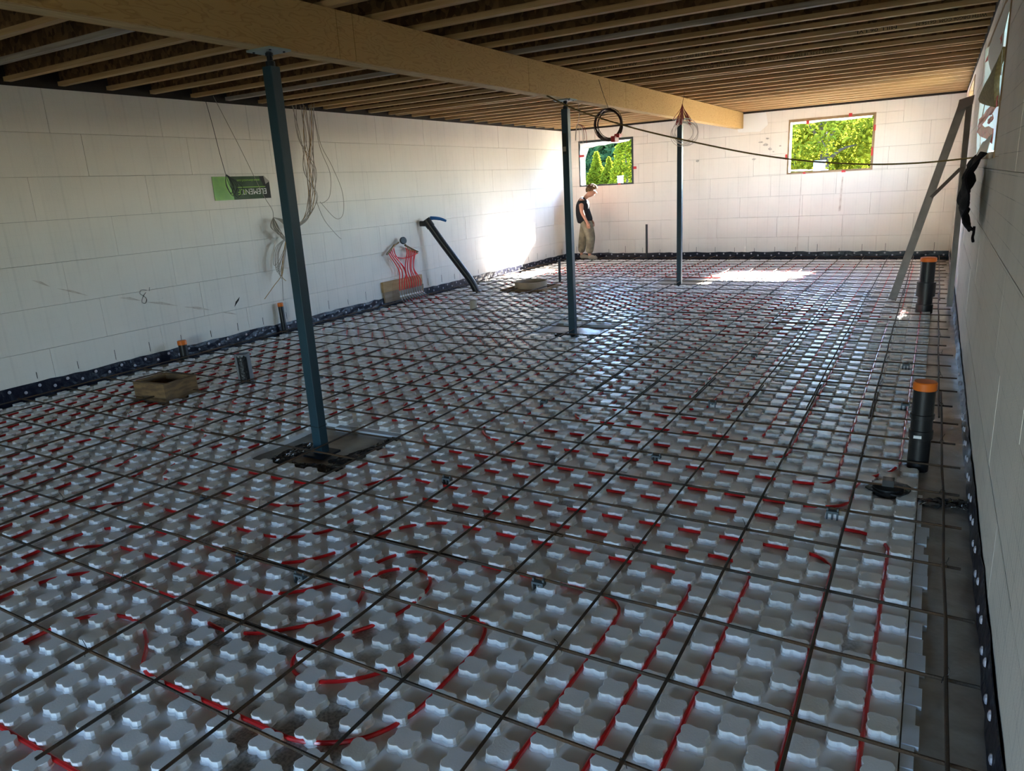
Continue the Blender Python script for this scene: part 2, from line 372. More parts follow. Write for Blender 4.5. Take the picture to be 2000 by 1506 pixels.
# ------------------------------------------------------------------ walls of foam blocks
WIN = {'far_a': (-7.16, -5.88, 1.64, 2.61), 'far_b': (-2.65, -1.135, 1.66, 2.66),
       'right_near': (5.65, 8.45, 1.72, 2.70), 'right_far': (11.7, 13.9, 1.60, 2.76)}
def split_rects(u0, u1, z0, z1, holes):
    rects = [(u0, u1, z0, z1)]
    for (a, b, c, d) in holes:
        new = []
        for (p, q, r, s) in rects:
            if a >= q or b <= p or c >= s or d <= r: new.append((p, q, r, s)); continue
            if r < c: new.append((p, q, r, c))
            if s > d: new.append((p, q, d, s))
            lo, hi = max(r, c), min(s, d)
            if p < a: new.append((p, a, lo, hi))
            if q > b: new.append((b, q, lo, hi))
        rects = new
    return rects
def wall(name, axis, plane, sign, u0, u1, holes, m, offs):
    """axis 'y': wall runs along y at x=plane, inner face looking to sign*x; axis 'x' likewise"""
    core = MB(); BT = 0.055
    def bx(mb, a, b, z0, z1, d0, d1):
        lo, hi = sorted((plane - sign*d0, plane - sign*d1))
        if axis == 'y': mb.box(lo, hi, a, b, z0, z1)
        else: mb.box(a, b, lo, hi, z0, z1)
    for (a, b, c, d) in split_rects(u0, u1, -0.05, ZW, holes): bx(core, a, b, c, d, BT-0.004, TH)
    w = core.build(name, 'core'); tag(w, kind='structure')
    L = 1.2192; g = 0.0016; shared = {}
    for k in range(7):
        z0 = Z0 + k*CRS; z1 = z0 + CRS; off = offs[k % len(offs)]
        u = u0 - ((u0 - off) % L)
        while u < u1:
            a, b = max(u, u0), min(u + L, u1); u += L
            if b - a < 0.02: continue
            for (p, q, r, s) in split_rects(a, b, z0, z1, holes):
                if q-p < 0.01 or s-r < 0.01: continue
                jit = rnd.uniform(0, 0.0022); key = (round(q-p, 3), round(s-r, 3))
                if key not in shared:
                    mb = MB(); hw, hh = (q-p)/2 - g, (s-r)/2 - g
                    if axis == 'y': mb.box(-BT/2, BT/2, -hw, hw, -hh, hh)
                    else: mb.box(-hw, hw, -BT/2, BT/2, -hh, hh)
                    shared[key] = mb.mesh('icf_block', m)
                ctr = plane - sign*(BT/2 + jit)
                loc = (ctr, (p+q)/2, (r+s)/2) if axis == 'y' else ((p+q)/2, ctr, (r+s)/2)
                put('icf_block', shared[key], w, loc)
    return w
wl = wall('wall_left', 'y', XL, 1, YB, YF+TH, [], 'icf_left', (0.15, 0.75, 0.45, 1.05, 0.3, 0.9, 0.6))
wf = wall('wall_far', 'x', YF, -1, XL, XR, [WIN['far_a'], WIN['far_b']], 'icf_left', (0.25, 0.85, 0.1, 0.7, 0.35, 1.0, 0.55))
wr = wall('wall_right', 'y', XR, -1, YB, YF+TH, [WIN['right_near'], WIN['right_far']], 'icf_right', (0.5, 1.1, 0.2, 0.8, 0.35, 0.95, 0.65))
BK = [(-2.45, -0.75, -0.05, 2.20)]
wb = wall('wall_back', 'x', YB, 1, XL-TH, XR+TH, BK, 'icf_left', (0.2, 0.8, 0.5, 1.1))

# pencilled figure, smears and gouges on the left and far walls
def wall_patch(name, pts, m, parent, plane, axis='x', th=0.0025, sign=1):
    """flat mark of given outline (u, z) lying on a wall"""
    mb = MB(); n = len(pts); x0, x1 = plane, plane + sign*th
    if axis == 'x': vs = [(x0, u, z) for u, z in pts] + [(x1, u, z) for u, z in pts]
    else: vs = [(u, x0, z) for u, z in pts] + [(u, x1, z) for u, z in pts]
    fs = [tuple(range(n)), tuple(range(2*n-1, n-1, -1))] + [(i, (i+1) % n, n+(i+1) % n, n+i) for i in range(n)]
    mb.add(vs, fs); return mb.build(name, m, parent)
for (a, za, b, zb, w) in ((3.79, 1.10, 3.95, 1.01, .022), (4.0, .99, 4.3, .87, .018), (4.62, .80, 4.86, .73, .024), (4.9, .71, 5.3, .60, .024), (5.36, .58, 5.75, .47, .024), (5.85, .43, 6.1, .36, .016)):
    wall_patch('smear', [(a, za), ((a+b)/2, (za+zb)/2 - w*.3), (b, zb), ((a+b)/2, (za+zb)/2 + w)], 'stain', wl, XL-0.001)
wall_patch('scuff', [(6.07, .46), (6.15, .53), (6.17, .57), (6.10, .52)], 'ink', wl, XL-0.001)
mb = MB()
fig = smooth_path([(XL+.002, 4.945, .835), (XL+.002, 4.885, .845), (XL+.002, 4.86, .81), (XL+.002, 4.90, .775), (XL+.002, 4.925, .735), (XL+.002, 4.90, .695), (XL+.002, 4.865, .715), (XL+.002, 4.885, .765), (XL+.002, 4.93, .81)], 5)
mb.tube(fig, 0.0022, 5); mb.tube([(XL+.002, 4.985, .86), (XL+.002, 4.975, .82)], 0.0022, 5)
mb.build('pencil_mark', 'ink', wl)
for (x, z, s) in ((-3.18, 2.30, .05), (-3.08, 2.24, .06), (-3.0, 2.16, .05), (-2.93, 2.1, .03), (-4.45, 2.02, .05), (-3.3, 1.98, .04), (-2.8, 2.2, .03), (-3.05, 2.36, .04)):
    wall_patch('gouge', [(x+s*math.cos(k)*rnd.uniform(.5, 1.2), z+.5*s*math.sin(k)*rnd.uniform(.5, 1.2)) for k in np.linspace(0, 5.6, 8)], 'gouge', wf, YF+0.001, 'y', sign=-1)
for (x, w, za, zb) in ((-2.40, .007, .05, 1.64), (-1.65, .02, .9, 1.55)):
    wall_patch('sealant_streak', [(x-w, za), (x+w, za), (x+w*.6+.02, zb), (x-w*.6+.02, zb)], 'stain', wf, YF+0.001, 'y', sign=-1)
wall_patch('foam_patch', [(-3.62, 2.52), (-3.2, 2.5), (-3.05, 2.62), (-3.1, 2.86), (-3.5, 2.86), (-3.7, 2.7)], 'reveal', wf, YF+0.001, 'y', th=.004, sign=-1)
# short cuts in the foam just above the base strip
mb = MB()
y = 1.2
while y < 15.5:
    mb.box(XL-.001, XL+.0018, y, y+.004, .16, .16+rnd.uniform(.06, .13)); y += 0.406
mb.build('cut_line', 'ink', wl); tag(bpy.context.scene.objects['cut_line'], kind='stuff')
mb = MB(); x = XL+.2
while x < XR:
    mb.box(x, x+.006, YF-.0018, YF+.001, .13, .13+rnd.uniform(.06, .16)); x += 0.406
tag(mb.build('cut_line', 'ink', wf), kind='stuff')

# ------------------------------------------------------------------ windows (rough openings)
def window_x(name, key, buckmat):
    a, b, c, d = WIN[key]; t = 0.03
    w = MB(); y0, y1 = YF, YF+TH+.02
    w.box(a, a+.012, y0, y1, c, d); w.box(b-.012, b, y0, y1, c, d); w.box(a, b, y0, y1, d-.012, d); w.box(a, b, y0, y1, c, c+.012)
    o = w.build(name, 'reveal'); tag(o, kind='structure')
    e = 0.036
    qbox('buck_board', buckmat, o, a-.01, a+e*.55, YF-.006, YF+.05, c-.012, d+.012)
    qbox('buck_board', buckmat, o, b-e*.8, b+.012, YF-.006, YF+.05, c-.012, d+.012)
    qbox('buck_board', buckmat, o, a+e*.55, b-e*.8, YF-.006, YF+.05, d-e, d+.012)
    qbox('buck_board', buckmat, o, a+e*.55, b-e*.8, YF-.006, YF+.05, c-.012, c+e*.6)
    return o
def film_flap(o, pts_a, pts_b, m='reveal', name='torn_film', th=.004):
    n = 8; g = []
    for i in range(n+1):
        t = i/n; A = Vector(pts_a[0]).lerp(Vector(pts_a[1]), t); B = Vector(pts_b[0]).lerp(Vector(pts_b[1]), t)
        g.append([A.lerp(B, s/4) + Vector((0, rnd.uniform(-.012, .012), rnd.uniform(-.012, .012) if s else 0)) for s in range(5)])
    mb = MB(); mb.sheet(g, th); return mb.build(name, m, o, True)
w1 = window_x('window_1', 'far_a', 'buck_dark')
film_flap(w1, ((-7.14, 15.81, 2.58), (-5.95, 15.83, 2.58)), ((-7.12, 15.86, 2.45), (-6.0, 15.9, 2.555)))
film_flap(w1, ((-7.14, 15.82, 2.58), (-7.13, 15.82, 2.05)), ((-6.98, 15.95, 2.5), (-7.11, 15.9, 2.06)))
w2 = window_x('window_2', 'far_b', 'buck')
film_flap(w2, ((-2.62, 15.82, 2.62), (-1.18, 15.82, 2.63)), ((-2.6, 15.88, 2.585), (-1.2, 15.9, 2.59)))
film_flap(w2, ((-2.60, 15.82, 1.70), (-1.9, 15.82, 1.69)), ((-2.58, 15.9, 1.735), (-1.92, 15.9, 1.70)))
def tape_x(o, x, z, sx, sz):
    mb = MB(); mb.box(x-sx/2, x+sx/2, YF-.014, YF-.006, z-sz/2, z+sz/2); mb.box(x-sx*.3, x+sx*.42, YF-.018, YF-.014, z-sz*.4, z+sz*.34)
    mb.build('red_tape', 'red_tape', o)
for x, z, sx, sz in ((-7.09, 2.30, .12, .05), (-5.83, 1.97, .07, .055), (-6.9, 1.63, .05, .03), (-6.2, 1.645, .06, .025)): tape_x(w1, x, z, sx, sz)
for x, z, sx, sz in ((-1.56, 2.665, .06, .06), (-2.31, 2.60, .05, .07), (-2.68, 1.98, .035, .10), (-1.13, 2.40, .03, .10), (-1.15, 1.98, .03, .16), (-1.62, 1.65, .07, .04), (-2.33, 1.655, .05, .03)): tape_x(w2, x, z, sx, sz)

def window_y(name, key):
    a, b, c, d = WIN[key]; w = MB(); x0, x1 = XR, XR+TH+.02
    w.box(x0, x1, a, a+.012, c, d); w.box(x0, x1, b-.012, b, c, d); w.box(x0, x1, a, b, d-.012, d); w.box(x0, x1, a, b, c, c+.012)
    o = w.build(name, 'reveal'); tag(o, kind='structure')
    for (p, q, r, s) in ((a-.01, a+.03, c-.01, d+.01), (b-.03, b+.01, c-.01, d+.01), (a+.03, b-.03, d-.03, d+.01), (a+.03, b-.03, c-.01, c+.03)):
        qbox('buck_board', 'buck', o, XR-.006, XR+.05, p, q, r, s)
    return o
w3 = window_y('window_3', 'right_near')
w4 = window_y('window_4', 'right_far')

# ------------------------------------------------------------------ ceiling: deck panels and I-joists
ceil = MB(); ceil.box(XL-TH, XR+TH, YB-TH, YF+TH, 3.215, 3.25)
ceil = ceil.build('ceiling', 'osb'); tag(ceil, kind='structure')
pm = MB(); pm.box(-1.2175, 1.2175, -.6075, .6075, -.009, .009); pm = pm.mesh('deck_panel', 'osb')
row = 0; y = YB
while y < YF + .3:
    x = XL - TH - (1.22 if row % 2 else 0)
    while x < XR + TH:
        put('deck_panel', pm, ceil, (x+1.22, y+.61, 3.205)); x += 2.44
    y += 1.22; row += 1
JY = [3.04, 3.50, 3.96, 4.45, 4.94, 5.43, 5.94, 6.42, 6.92, 7.34, 7.78, 8.065, 8.52, 9.02, 9.49, 9.66, 10.08, 10.58, 11.01, 11.49, 11.96, 12.43, 12.95, 13.445, 13.92, 14.37, 14.79, 15.25, 15.62]
JY = [3.04 - .49*k for k in range(16, 0, -1)] + JY
xa, xb = XL+.02, XR-.005; xm = (xa+xb)/2; hl = (xb-xa)/2
fl = {}
for k in ('flange', 'flange_grey', 'flange_yellow'):
    mb = MB(); mb.box(-hl, hl, -.032, .032, -.019, .019); fl[k] = mb.mesh('flange', k)
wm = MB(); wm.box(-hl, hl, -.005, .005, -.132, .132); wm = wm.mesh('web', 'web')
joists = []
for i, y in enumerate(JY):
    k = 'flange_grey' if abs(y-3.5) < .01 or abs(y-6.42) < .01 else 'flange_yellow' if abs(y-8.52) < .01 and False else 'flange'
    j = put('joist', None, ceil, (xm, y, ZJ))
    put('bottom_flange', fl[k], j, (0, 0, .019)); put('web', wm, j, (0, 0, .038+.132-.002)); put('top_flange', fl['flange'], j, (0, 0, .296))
    joists.append(j)
def text_mesh(s, size, m, name):
    c = bpy.data.curves.new(name, 'FONT'); c.body = s; c.size = size; c.extrude = 0.0006; c.align_x = 'LEFT'; c.resolution_u = 2
    o = bpy.data.objects.new(name, c); COL.objects.link(o)
    me = bpy.data.meshes.new_from_object(o.evaluated_get(bpy.context.evaluated_depsgraph_get()))
    bpy.data.objects.remove(o); me.materials.clear(); me.materials.append(M[m]); return me
# mill stamps, upside down on the joist webs (text top points down, reads right to left from the camera)
def stamp(jidx, xr, xl, txt, size=0.040):
    me = text_mesh(txt, size, 'ink', 'lettering')
    w = max(v.co.x for v in me.vertices)
    o = put('lettering', me, joists[jidx], (xr - xm, -.0330, .0045 + size*.74))
    o.rotation_euler = (R(90), R(180), 0); o.scale = ((xr - xl)/w, 1, 1)
def jn(y): return min(range(len(JY)), key=lambda i: abs(JY[i]-y))
stamp(jn(8.065), -1.925, -2.78, 'C/D 2025 13:56 18 EMP INC.  11 7/8 I8500')
stamp(jn(8.065), -2.93, -3.46, 'APA MILL 1136  PO-LVL')
stamp(jn(8.065), .235, -.30, 'WITH DBG06 COM. G6156-M')
stamp(jn(8.065), -.45, -.80, 'MILL 06 LVL')
stamp(jn(9.02), -1.01, -1.87, 'C/D 2025 13:56 18 EMP INC.  11 7/8 I8500')
stamp(jn(9.02), -2.00, -3.38, 'APA MILL 1136  PO-LVL  (HEAD 100) COMP-0250 92TIM 06000')
# rim boards and sill gaskets
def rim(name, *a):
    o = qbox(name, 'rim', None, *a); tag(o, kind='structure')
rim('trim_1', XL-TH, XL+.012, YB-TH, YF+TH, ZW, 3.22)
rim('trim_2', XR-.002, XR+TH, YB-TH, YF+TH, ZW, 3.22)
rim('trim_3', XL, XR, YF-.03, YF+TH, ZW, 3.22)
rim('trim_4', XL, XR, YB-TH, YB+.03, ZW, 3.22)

# ------------------------------------------------------------------ floor: slab, poly sheets, foam panels
fl_o = MB(); fl_o.box(XL-TH, XR+TH, YB-TH, YF+TH, -.14, -.052); fl_o = fl_o.build('floor', 'poly_left'); tag(fl_o, kind='structure')
PX, PY, A = -0.065, 3.045, 0.1016           # channel lattice of the foam
def cx(k): return PX - A*k
def cy(j): return PY + A*j
NUB = []
for s in range(4):
    for t, o in ((-.86, .0415), (-.62, .0462), (-.28, .0440), (-.02, .0390), (.26, .0435), (.58, .0462)):
        x, y = t*.0445, -o
        for _ in range(s): x, y = -y, x
        NUB.append((x, y))
def nub(mb, x, y):
    n = len(NUB); rings = ((1.07, 0.0), (1.05, .006), (.98, .009), (.965, .0245), (.985, .0268), (.945, .0280))
    vs = [(x+px*s, y+py*s, z) for s, z in rings for px, py in NUB]; fs = []
    for r in range(len(rings)-1):
        for i in range(n): fs.append((r*n+i, r*n+(i+1) % n, (r+1)*n+(i+1) % n, (r+1)*n+i))
    fs.append(tuple((len(rings)-1)*n+i for i in range(n))); mb.add(vs, fs, 1)
PADS = [(-4.04, -3.20, 3.10, 4.00), (-4.16, -3.17, 7.46, 8.32), (-4.10, -3.15, 11.62, 12.55)]
HOLES = PADS + [(-6.30, -5.82, 3.80, 4.22), (-6.30, -5.55, 10.5, 11.25)]
def in_hole(x, y): return any(a < x < b and c < y < d for a, b, c, d in HOLES)
def panel_mesh(k0, nk, j0, nj, hole=False):
    """k grows to -x; origin at channel corner (k0, j0)"""
    mb = MB(); g = .0012; ox, oy = cx(k0), cy(j0)
    for i in range(nk):
        for j in range(nj):
            X0, X1, Y0, Y1 = -A*(i+1), -A*i, A*j, A*(j+1)
            if hole and in_hole(ox+(X0+X1)/2, oy+(Y0+Y1)/2): continue
            x0 = X0 + (g if i == nk-1 else 0); x1 = X1 - (g if i == 0 else 0); y0 = Y0 + (g if j == 0 else 0); y1 = Y1 - (g if j == nj-1 else 0)
            edge = i in (0, nk-1) or j in (0, nj-1) or hole
            if edge: mb.box(x0, x1, y0, y1, -.05, 0)
            else: mb.add([(x0, y0, 0), (x1, y0, 0), (x1, y1, 0), (x0, y1, 0)], [(0, 1, 2, 3)])
            if (k0+i+j0+j) % 2 == 0: nub(mb, (X0+X1)/2, (Y0+Y1)/2)
    return mb.mesh('foam_panel', ['foam_base', 'foam_nub'])
cache = {}
KL = 71; row = 0; j = -27
while cy(j) < 15.1:
    ks = [-1]; k = -1 + (6 if row % 2 else 12)
    while k < KL: ks.append(k); k += 12
    ks.append(KL)
    nj = 6 if cy(j+6) < 15.35 else 4
    for a, b in zip(ks, ks[1:]):
        if b <= a: continue
        x0, x1, y0, y1 = cx(b), cx(a), cy(j), cy(j+nj)
        hol = any(p < x1 and q > x0 and r < y1 and s > y0 for p, q, r, s in HOLES)
        key = (b-a, nj, (a+j) % 2)
        if hol: me = panel_mesh(a, b-a, j, nj, True)
        else:
            if key not in cache: cache[key] = panel_mesh(a, b-a, j, nj)
            me = cache[key]
        put('foam_panel', me, fl_o, (cx(a), cy(j), 0))
    j += nj; row += 1
# broken strip of panel along the right edge
mb = MB(); y = 1.25
while y < 4.1:
    w = .045 + rnd.uniform(-.012, .014) if y < 3.7 else .02
    if not (1.25 < y < 1.75): mb.box(.040, .040+w, y, y+.098, -.05, rnd.uniform(-.004, .006))
    y += .1
mb.build('broken_strip', 'foam_flat', fl_o)
# wrinkled poly along the right wall and dusty poly along the left and far walls
def wavy(x0, x1, y0, y1, nx, ny, z, amp, seed):
    rr = random.Random(seed); ph = [(rr.uniform(2, 9), rr.uniform(1.5, 8), rr.uniform(0, 6.3), rr.uniform(.3, 1)) for _ in range(6)]
    return [[(x0+(x1-x0)*i/nx, y0+(y1-y0)*k/ny, z + amp*sum(w*math.sin(fx*(x0+(x1-x0)*i/nx)*2+fy*(y0+(y1-y0)*k/ny)+p) for fx, fy, p, w in ph)/2 + rr.uniform(-.3, .3)*amp) for k in range(ny+1)] for i in range(nx+1)]
mb = MB(); mb.sheet(wavy(.03, XR-.004, -1.8, 15.6, 7, 260, -.020, .012, 3), .003)
tag(mb.build('vapour_barrier', 'poly', fl_o, True), 'glossy wrinkled brown-grey sheet along the right wall')
mb = MB(); mb.sheet(wavy(XL+.004, cx(KL)+.02, -1.8, 15.6, 5, 170, -.030, .010, 4), .003); mb.build('vapour_barrier', 'poly_left', fl_o, True)
mb = MB(); mb.sheet(wavy(XL+.01, XR-.3, 14.9, YF-.005, 80, 6, -.035, .010, 5), .003); mb.build('vapour_barrier', 'poly_left', fl_o, True)
for i, (a, b, c, d) in enumerate(PADS):
    mb = MB(); mb.sheet(wavy(a-.12, b+.12, c-.12, d+.12, 22, 22, -.034, .008, 10+i), .003)
    mb.build('pad_sheet', 'pad', fl_o, True)
    mb = MB(); yy = d-.10; mb.box(a+.15, b, yy, d, -.05, -.003); mb.build('flat_offcut', 'foam_flat', fl_o)
def crumple(name, parent, cxx, cyy, sx, sy, ang, m, z=-.022, h=.02, seed=1):
    rr = random.Random(seed); n = 14; g = []
    for i in range(n+1):
        rowp = []
        for k in range(n+1):
            u, v = (i/n-.5)*sx, (k/n-.5)*sy; ca, sa = math.cos(ang), math.sin(ang)
            rowp.append((cxx+u*ca-v*sa+rr.uniform(-.01, .01), cyy+u*sa+v*ca+rr.uniform(-.01, .01), z+rr.uniform(0, h)))
        g.append(rowp)
    mb = MB(); mb.sheet(g, .002); return mb.build(name, m, parent)
crumple('film_scrap', fl_o, -3.44, 3.20, .42, .13, .15, 'debris', seed=1); crumple('film_scrap', fl_o, -3.33, 3.52, .10, .42, -.25, 'debris', seed=2)
crumple('film_scrap', fl_o, -3.80, 3.33, .12, .50, .1, 'debris', seed=3); crumple('film_scrap', fl_o, -3.26, 3.78, .10, .22, .4, 'debris', seed=4)
crumple('film_scrap', fl_o, -3.40, 7.56, .46, .22, .1, 'wet_film', seed=5); crumple('film_scrap', fl_o, -3.75, 7.55, .22, .14, .2, 'debris', seed=6)
crumple('film_scrap', fl_o, .15, 4.08, .22, .10, .2, 'debris', z=-.01, seed=7)

# dark membrane strips at the wall foot, with pale washers
def strip(name, a, b, axis, plane, sign, seed):
    rr = random.Random(seed); n = int((b-a)/.12); g = []
    for i in range(n+1):
        u = a+(b-a)*i/n; top = .125 + rr.uniform(-.008, .012); col = []
        for z, d in ((-.04, .016), (.0, .014), (top*.35, .010), (top*.7, .008), (top, .004)):
            dd = d + rr.uniform(0, .008); col.append((plane+sign*dd, u, z) if axis == 'y' else (u, plane+sign*dd, z))
        g.append(col)
    mb = MB(); mb.sheet(g, .004); o = mb.build(name, 'membrane'); tag(o, kind='structure')
    wmb = MB(); u = a+.08; k = 0
    while u < b-.05:
        z = .095 if k % 2 else .055; d = sign*.020
        c = (plane+d, u, z) if axis == 'y' else (u, plane+d, z)
        wmb.lathe([(.017, 0), (.015, .005), (.006, .008)], c, 8, axis=((sign, 0, 0) if axis == 'y' else (0, sign, 0))); u += .14+rr.uniform(-.01, .01); k += 1
    tag(wmb.build('washer', 'fastener', o), kind='stuff')
strip('baseboard_left', -1.9, YF-.02, 'y', XL, 1, 11)
strip('baseboard_far', XL+.03, XR-.03, 'x', YF, -1, 12)
strip('baseboard_right', -1.9, YF-.02, 'y', XR, -1, 13)

# ------------------------------------------------------------------ red heating pipes in the foam channels
def snapx(x): return cx(round((PX - x)/A))
def snapy(y): return cy(round((y - PY)/A))
def pipe_path(wp):
    W = [list(p) for p in wp]; src = [tuple(p) for p in wp]
    for i in range(len(W)-1):
        dx, dy = src[i+1][0]-src[i][0], src[i+1][1]-src[i][1]
        if abs(dx) < .02 and abs(dy) > .45: sx = snapx(src[i][0]); W[i][0] = sx; W[i+1][0] = sx
        if abs(dy) < .02 and abs(dx) > .45: sy = snapy(src[i][1]); W[i][1] = sy; W[i+1][1] = sy
    P = [Vector((x, y, 0)) for x, y in W]; out = [P[0]]
    for i in range(1, len(P)-1):
        a, b, c = P[i-1], P[i], P[i+1]; u = (a-b); v = (c-b); lu, lv = u.length, v.length
        if lu < 1e-6 or lv < 1e-6: continue
        u.normalize(); v.normalize(); ang = u.angle(v)
        if ang > 3.05: out.append(b); continue
        d = min(.17, lu*.49, lv*.49); p, q = b+u*d, b+v*d
        for k in range(7):
            t = k/6; out.append(p*(1-t)**2 + b*2*t*(1-t) + q*t*t)
    out.append(P[-1]); res = [out[0]]
    for p in out[1:]:
        if (p-res[-1]).length > .004: res.append(p)
    return [(p.x, p.y, .0095) for p in res]
def pipe(label, *wp):
    mb = MB(); mb.tube(pipe_path(wp), .0082, 7)
    o = mb.build('heating_pipe', 'tube', None, True); tag(o, label, 'pipe', 'red heating pipes in the foam channels')
LEGS = [-5.97, -5.77, -5.56, -5.36, -5.02, -4.8, -4.58, -4.38, -4.18, -3.94, -3.73, -3.53, -3.33]
def diag(x, *_):     # leave a leg north-west towards the manifold, ordered so that no two pipes cross
    i = min(range(13), key=lambda k: abs(LEGS[k]-x)); m_ = 9.2 + .055*i
    south = 6.3 + 1.2*(x + 6.95) < m_
    xe = (-7.06 + .03*i) if south else (-6.62 - .035*i)
    return [(x, 6.3), (xe, 6.3 + 1.2*(x - xe)), (xe, m_), (-7.18, m_)]
pipe('front red pipe nearest the right wall, running left past the nearest column', (-.065, .9), (-.065, 3.548), (-2.85, 3.548), (-3.05, 3.56), (-3.11, 3.45), (-3.12, 3.28), (-3.10, 3.08), (-3.16, 2.97), (-3.3, 2.943), (-3.93, 2.96), (-4.12, 3.01), (-4.2, 3.12), (-4.17, 3.28), *diag(-4.18, 0))
pipe('red pipe second from the right wall in front, stepping down beside the nearest column', (-.268, .9), (-.268, 3.243), (-2.52, 3.243), (-2.66, 3.27), (-2.79, 3.22), (-2.88, 3.06), (-2.92, 2.86), (-3.0, 2.72), (-3.12, 2.637), (-4.05, 2.62), (-4.22, 2.64), (-4.36, 2.8), (-4.4, 2.95), *diag(-4.38, 1))
pipe('red pipe third from the right wall in front, leaving at the lower left', (-.573, .9), (-.573, 3.045), (-2.35, 3.045), (-2.5, 3.05), (-2.59, 2.95), (-2.61, 2.7), (-2.64, 2.52), (-2.73, 2.4), (-2.88, 2.334), (-4.04, 2.32), (-4.16, 2.24), (-4.25, 2.1), (-4.25, .7))
pipe('red pipe fourth from the right wall in front, bending twice on its way left', (-.776, .9), (-.776, 2.842), (-1.95, 2.842), (-2.15, 2.84), (-2.3, 2.72), (-2.38, 2.57), (-2.44, 2.34), (-2.52, 2.22), (-2.65, 2.13), (-3.69, 2.12), (-3.85, 2.03), (-3.93, 1.9), (-3.93, .7))
pipe('red pipe fifth from the right wall in front, just behind the looped pipe', (-.98, .9), (-.98, 2.537), (-1.92, 2.537), (-2.08, 2.53), (-2.17, 2.42), (-2.2, 2.24), (-2.28, 2.06), (-2.42, 1.93), (-3.6, 1.92), (-3.75, 1.84), (-3.82, 1.7), (-3.83, .7))
pipe('red pipe winding in round loops at the front centre of the floor', (-3.13, .7), (-3.13, 1.3), (-3.08, 1.45), (-2.93, 1.53), (-2.78, 1.53), (-2.62, 1.45), (-2.48, 1.335), (-1.63, 1.335), (-1.46, 1.42), (-1.387, 1.58), (-1.387, 2.0), (-1.43, 2.13), (-1.53, 2.17), (-1.6, 2.09), (-1.58, 1.88), (-1.61, 1.74), (-1.7, 1.63), (-1.83, 1.56), (-1.94, 1.57), (-2.01, 1.64), (-1.99, 1.75), (-1.92, 1.84), (-1.84, 1.96), (-1.8, 2.12), (-1.82, 2.29), (-1.9, 2.38), (-2.03, 2.37), (-2.12, 2.28), (-2.09, 2.15), (-2.02, 2.03), (-2.05, 1.89), (-2.16, 1.77), (-2.28, 1.67), (-2.43, 1.64), (-2.6, 1.67), (-2.75, 1.725), (-3.4, 1.71), (-3.53, 1.62), (-3.6, 1.45), (-3.62, .7))
pipe('straight red pipe crossing the bottom left corner of the floor', (-4.3, .92), (-1.2, .92))
pipe('red pipe at the left that steps around the wooden box form', (-4.41, .7), (-4.41, 2.6), (-4.5, 2.77), (-4.59, 2.88), (-4.6, 3.2), (-4.68, 3.35), (-4.85, 3.452), (-5.85, 3.452), (-5.97, 3.6), *diag(-5.97, 2))
pipe('red pipe at the left making a wide turn in front of the box form', (-4.73, .7), (-4.73, 2.7), (-4.81, 2.86), (-4.83, 3.02), (-4.92, 3.17), (-5.05, 3.25), (-5.6, 3.25), (-5.75, 3.1), (-5.77, .7))
pipe('red pipe left of the nearest column with a square turn in front', (-4.95, .7), (-4.95, 2.85), (-5.05, 3.02), (-5.48, 3.02), (-5.58, 2.9), (-5.58, .7))
pipe('red pipe in a narrow hairpin at the left front', (-5.15, .7), (-5.15, 2.55), (-5.26, 2.70), (-5.37, 2.55), (-5.37, .7))
pipe('red hairpin pipe inside the left edge of the floor', (-6.17, .7), (-6.17, 6.0), (-6.27, 6.16), (-6.38, 6.0), (-6.38, .7))
pipe('red hairpin pipe nearest the left wall', (-6.58, .7), (-6.58, 6.5), (-6.68, 6.66), (-6.78, 6.5), (-6.78, .7))
pipe('single red pipe running along the left wall to the manifold', (-6.99, .7), (-6.99, 7.0), (-7.13, 7.3), (-7.13, 9.1), (-7.2, 9.14))
pipe('outer red pipe turning behind the grey sleeve', *diag(-5.77, 3)[::-1], (-5.77, 3.8), (-5.66, 3.655), (-4.9, 3.655), (-4.7, 3.7), (-4.59, 3.85), *diag(-4.58, 4))
pipe('middle red pipe turning behind the grey sleeve', *diag(-5.56, 5)[::-1], (-5.56, 4.0), (-5.45, 3.858), (-4.98, 3.858), (-4.83, 3.98), *diag(-4.8, 6))
pipe('inner red pipe turning behind the grey sleeve', *diag(-5.36, 7)[::-1], (-5.36, 4.2), (-5.26, 4.06), (-5.12, 4.06), (-5.02, 4.25), *diag(-5.02, 8))
pipe('red pipe wrapping the far side of the nearest column pad', *diag(-3.94, 9)[::-1], (-3.94, 4.4), (-3.9, 4.2), (-3.75, 4.163), (-3.5, 4.163), (-3.36, 4.24), *diag(-3.33, 10))
pipe('red hairpin pipe just beyond the nearest column pad', *diag(-3.73, 11)[::-1], (-3.72, 4.55), (-3.62, 4.38), (-3.53, 4.55), *diag(-3.53, 12))
pipe('long red pipe coiled in nested rectangles on the right half of the floor', (-.065, 14.7), (-.065, 4.45), (-.268, 4.2), (-.268, 3.85), (-.42, 3.756), (-2.85, 3.756), (-3.07, 3.91), (-3.11, 4.1), (-3.11, 9.04), (-.37, 9.04), (-.37, 4.061), (-2.6, 4.061), (-2.75, 4.2), (-2.81, 4.45), (-2.81, 8.73), (-.675, 8.73), (-.675, 4.366), (-2.45, 4.366), (-2.6, 4.55), (-2.6, 8.43), (-.878, 8.43), (-.878, 4.67), (-2.2, 4.67), (-2.35, 4.85), (-2.35, 8.125), (-1.183, 8.125), (-1.183, 4.975), (-2.05, 4.975), (-2.1, 5.1), (-2.1, 7.92), (-1.386, 7.92), (-1.386, 5.178), (-1.78, 5.178), (-1.85, 5.3), (-1.85, 7.6), (-1.60, 7.6), (-1.60, 5.5))
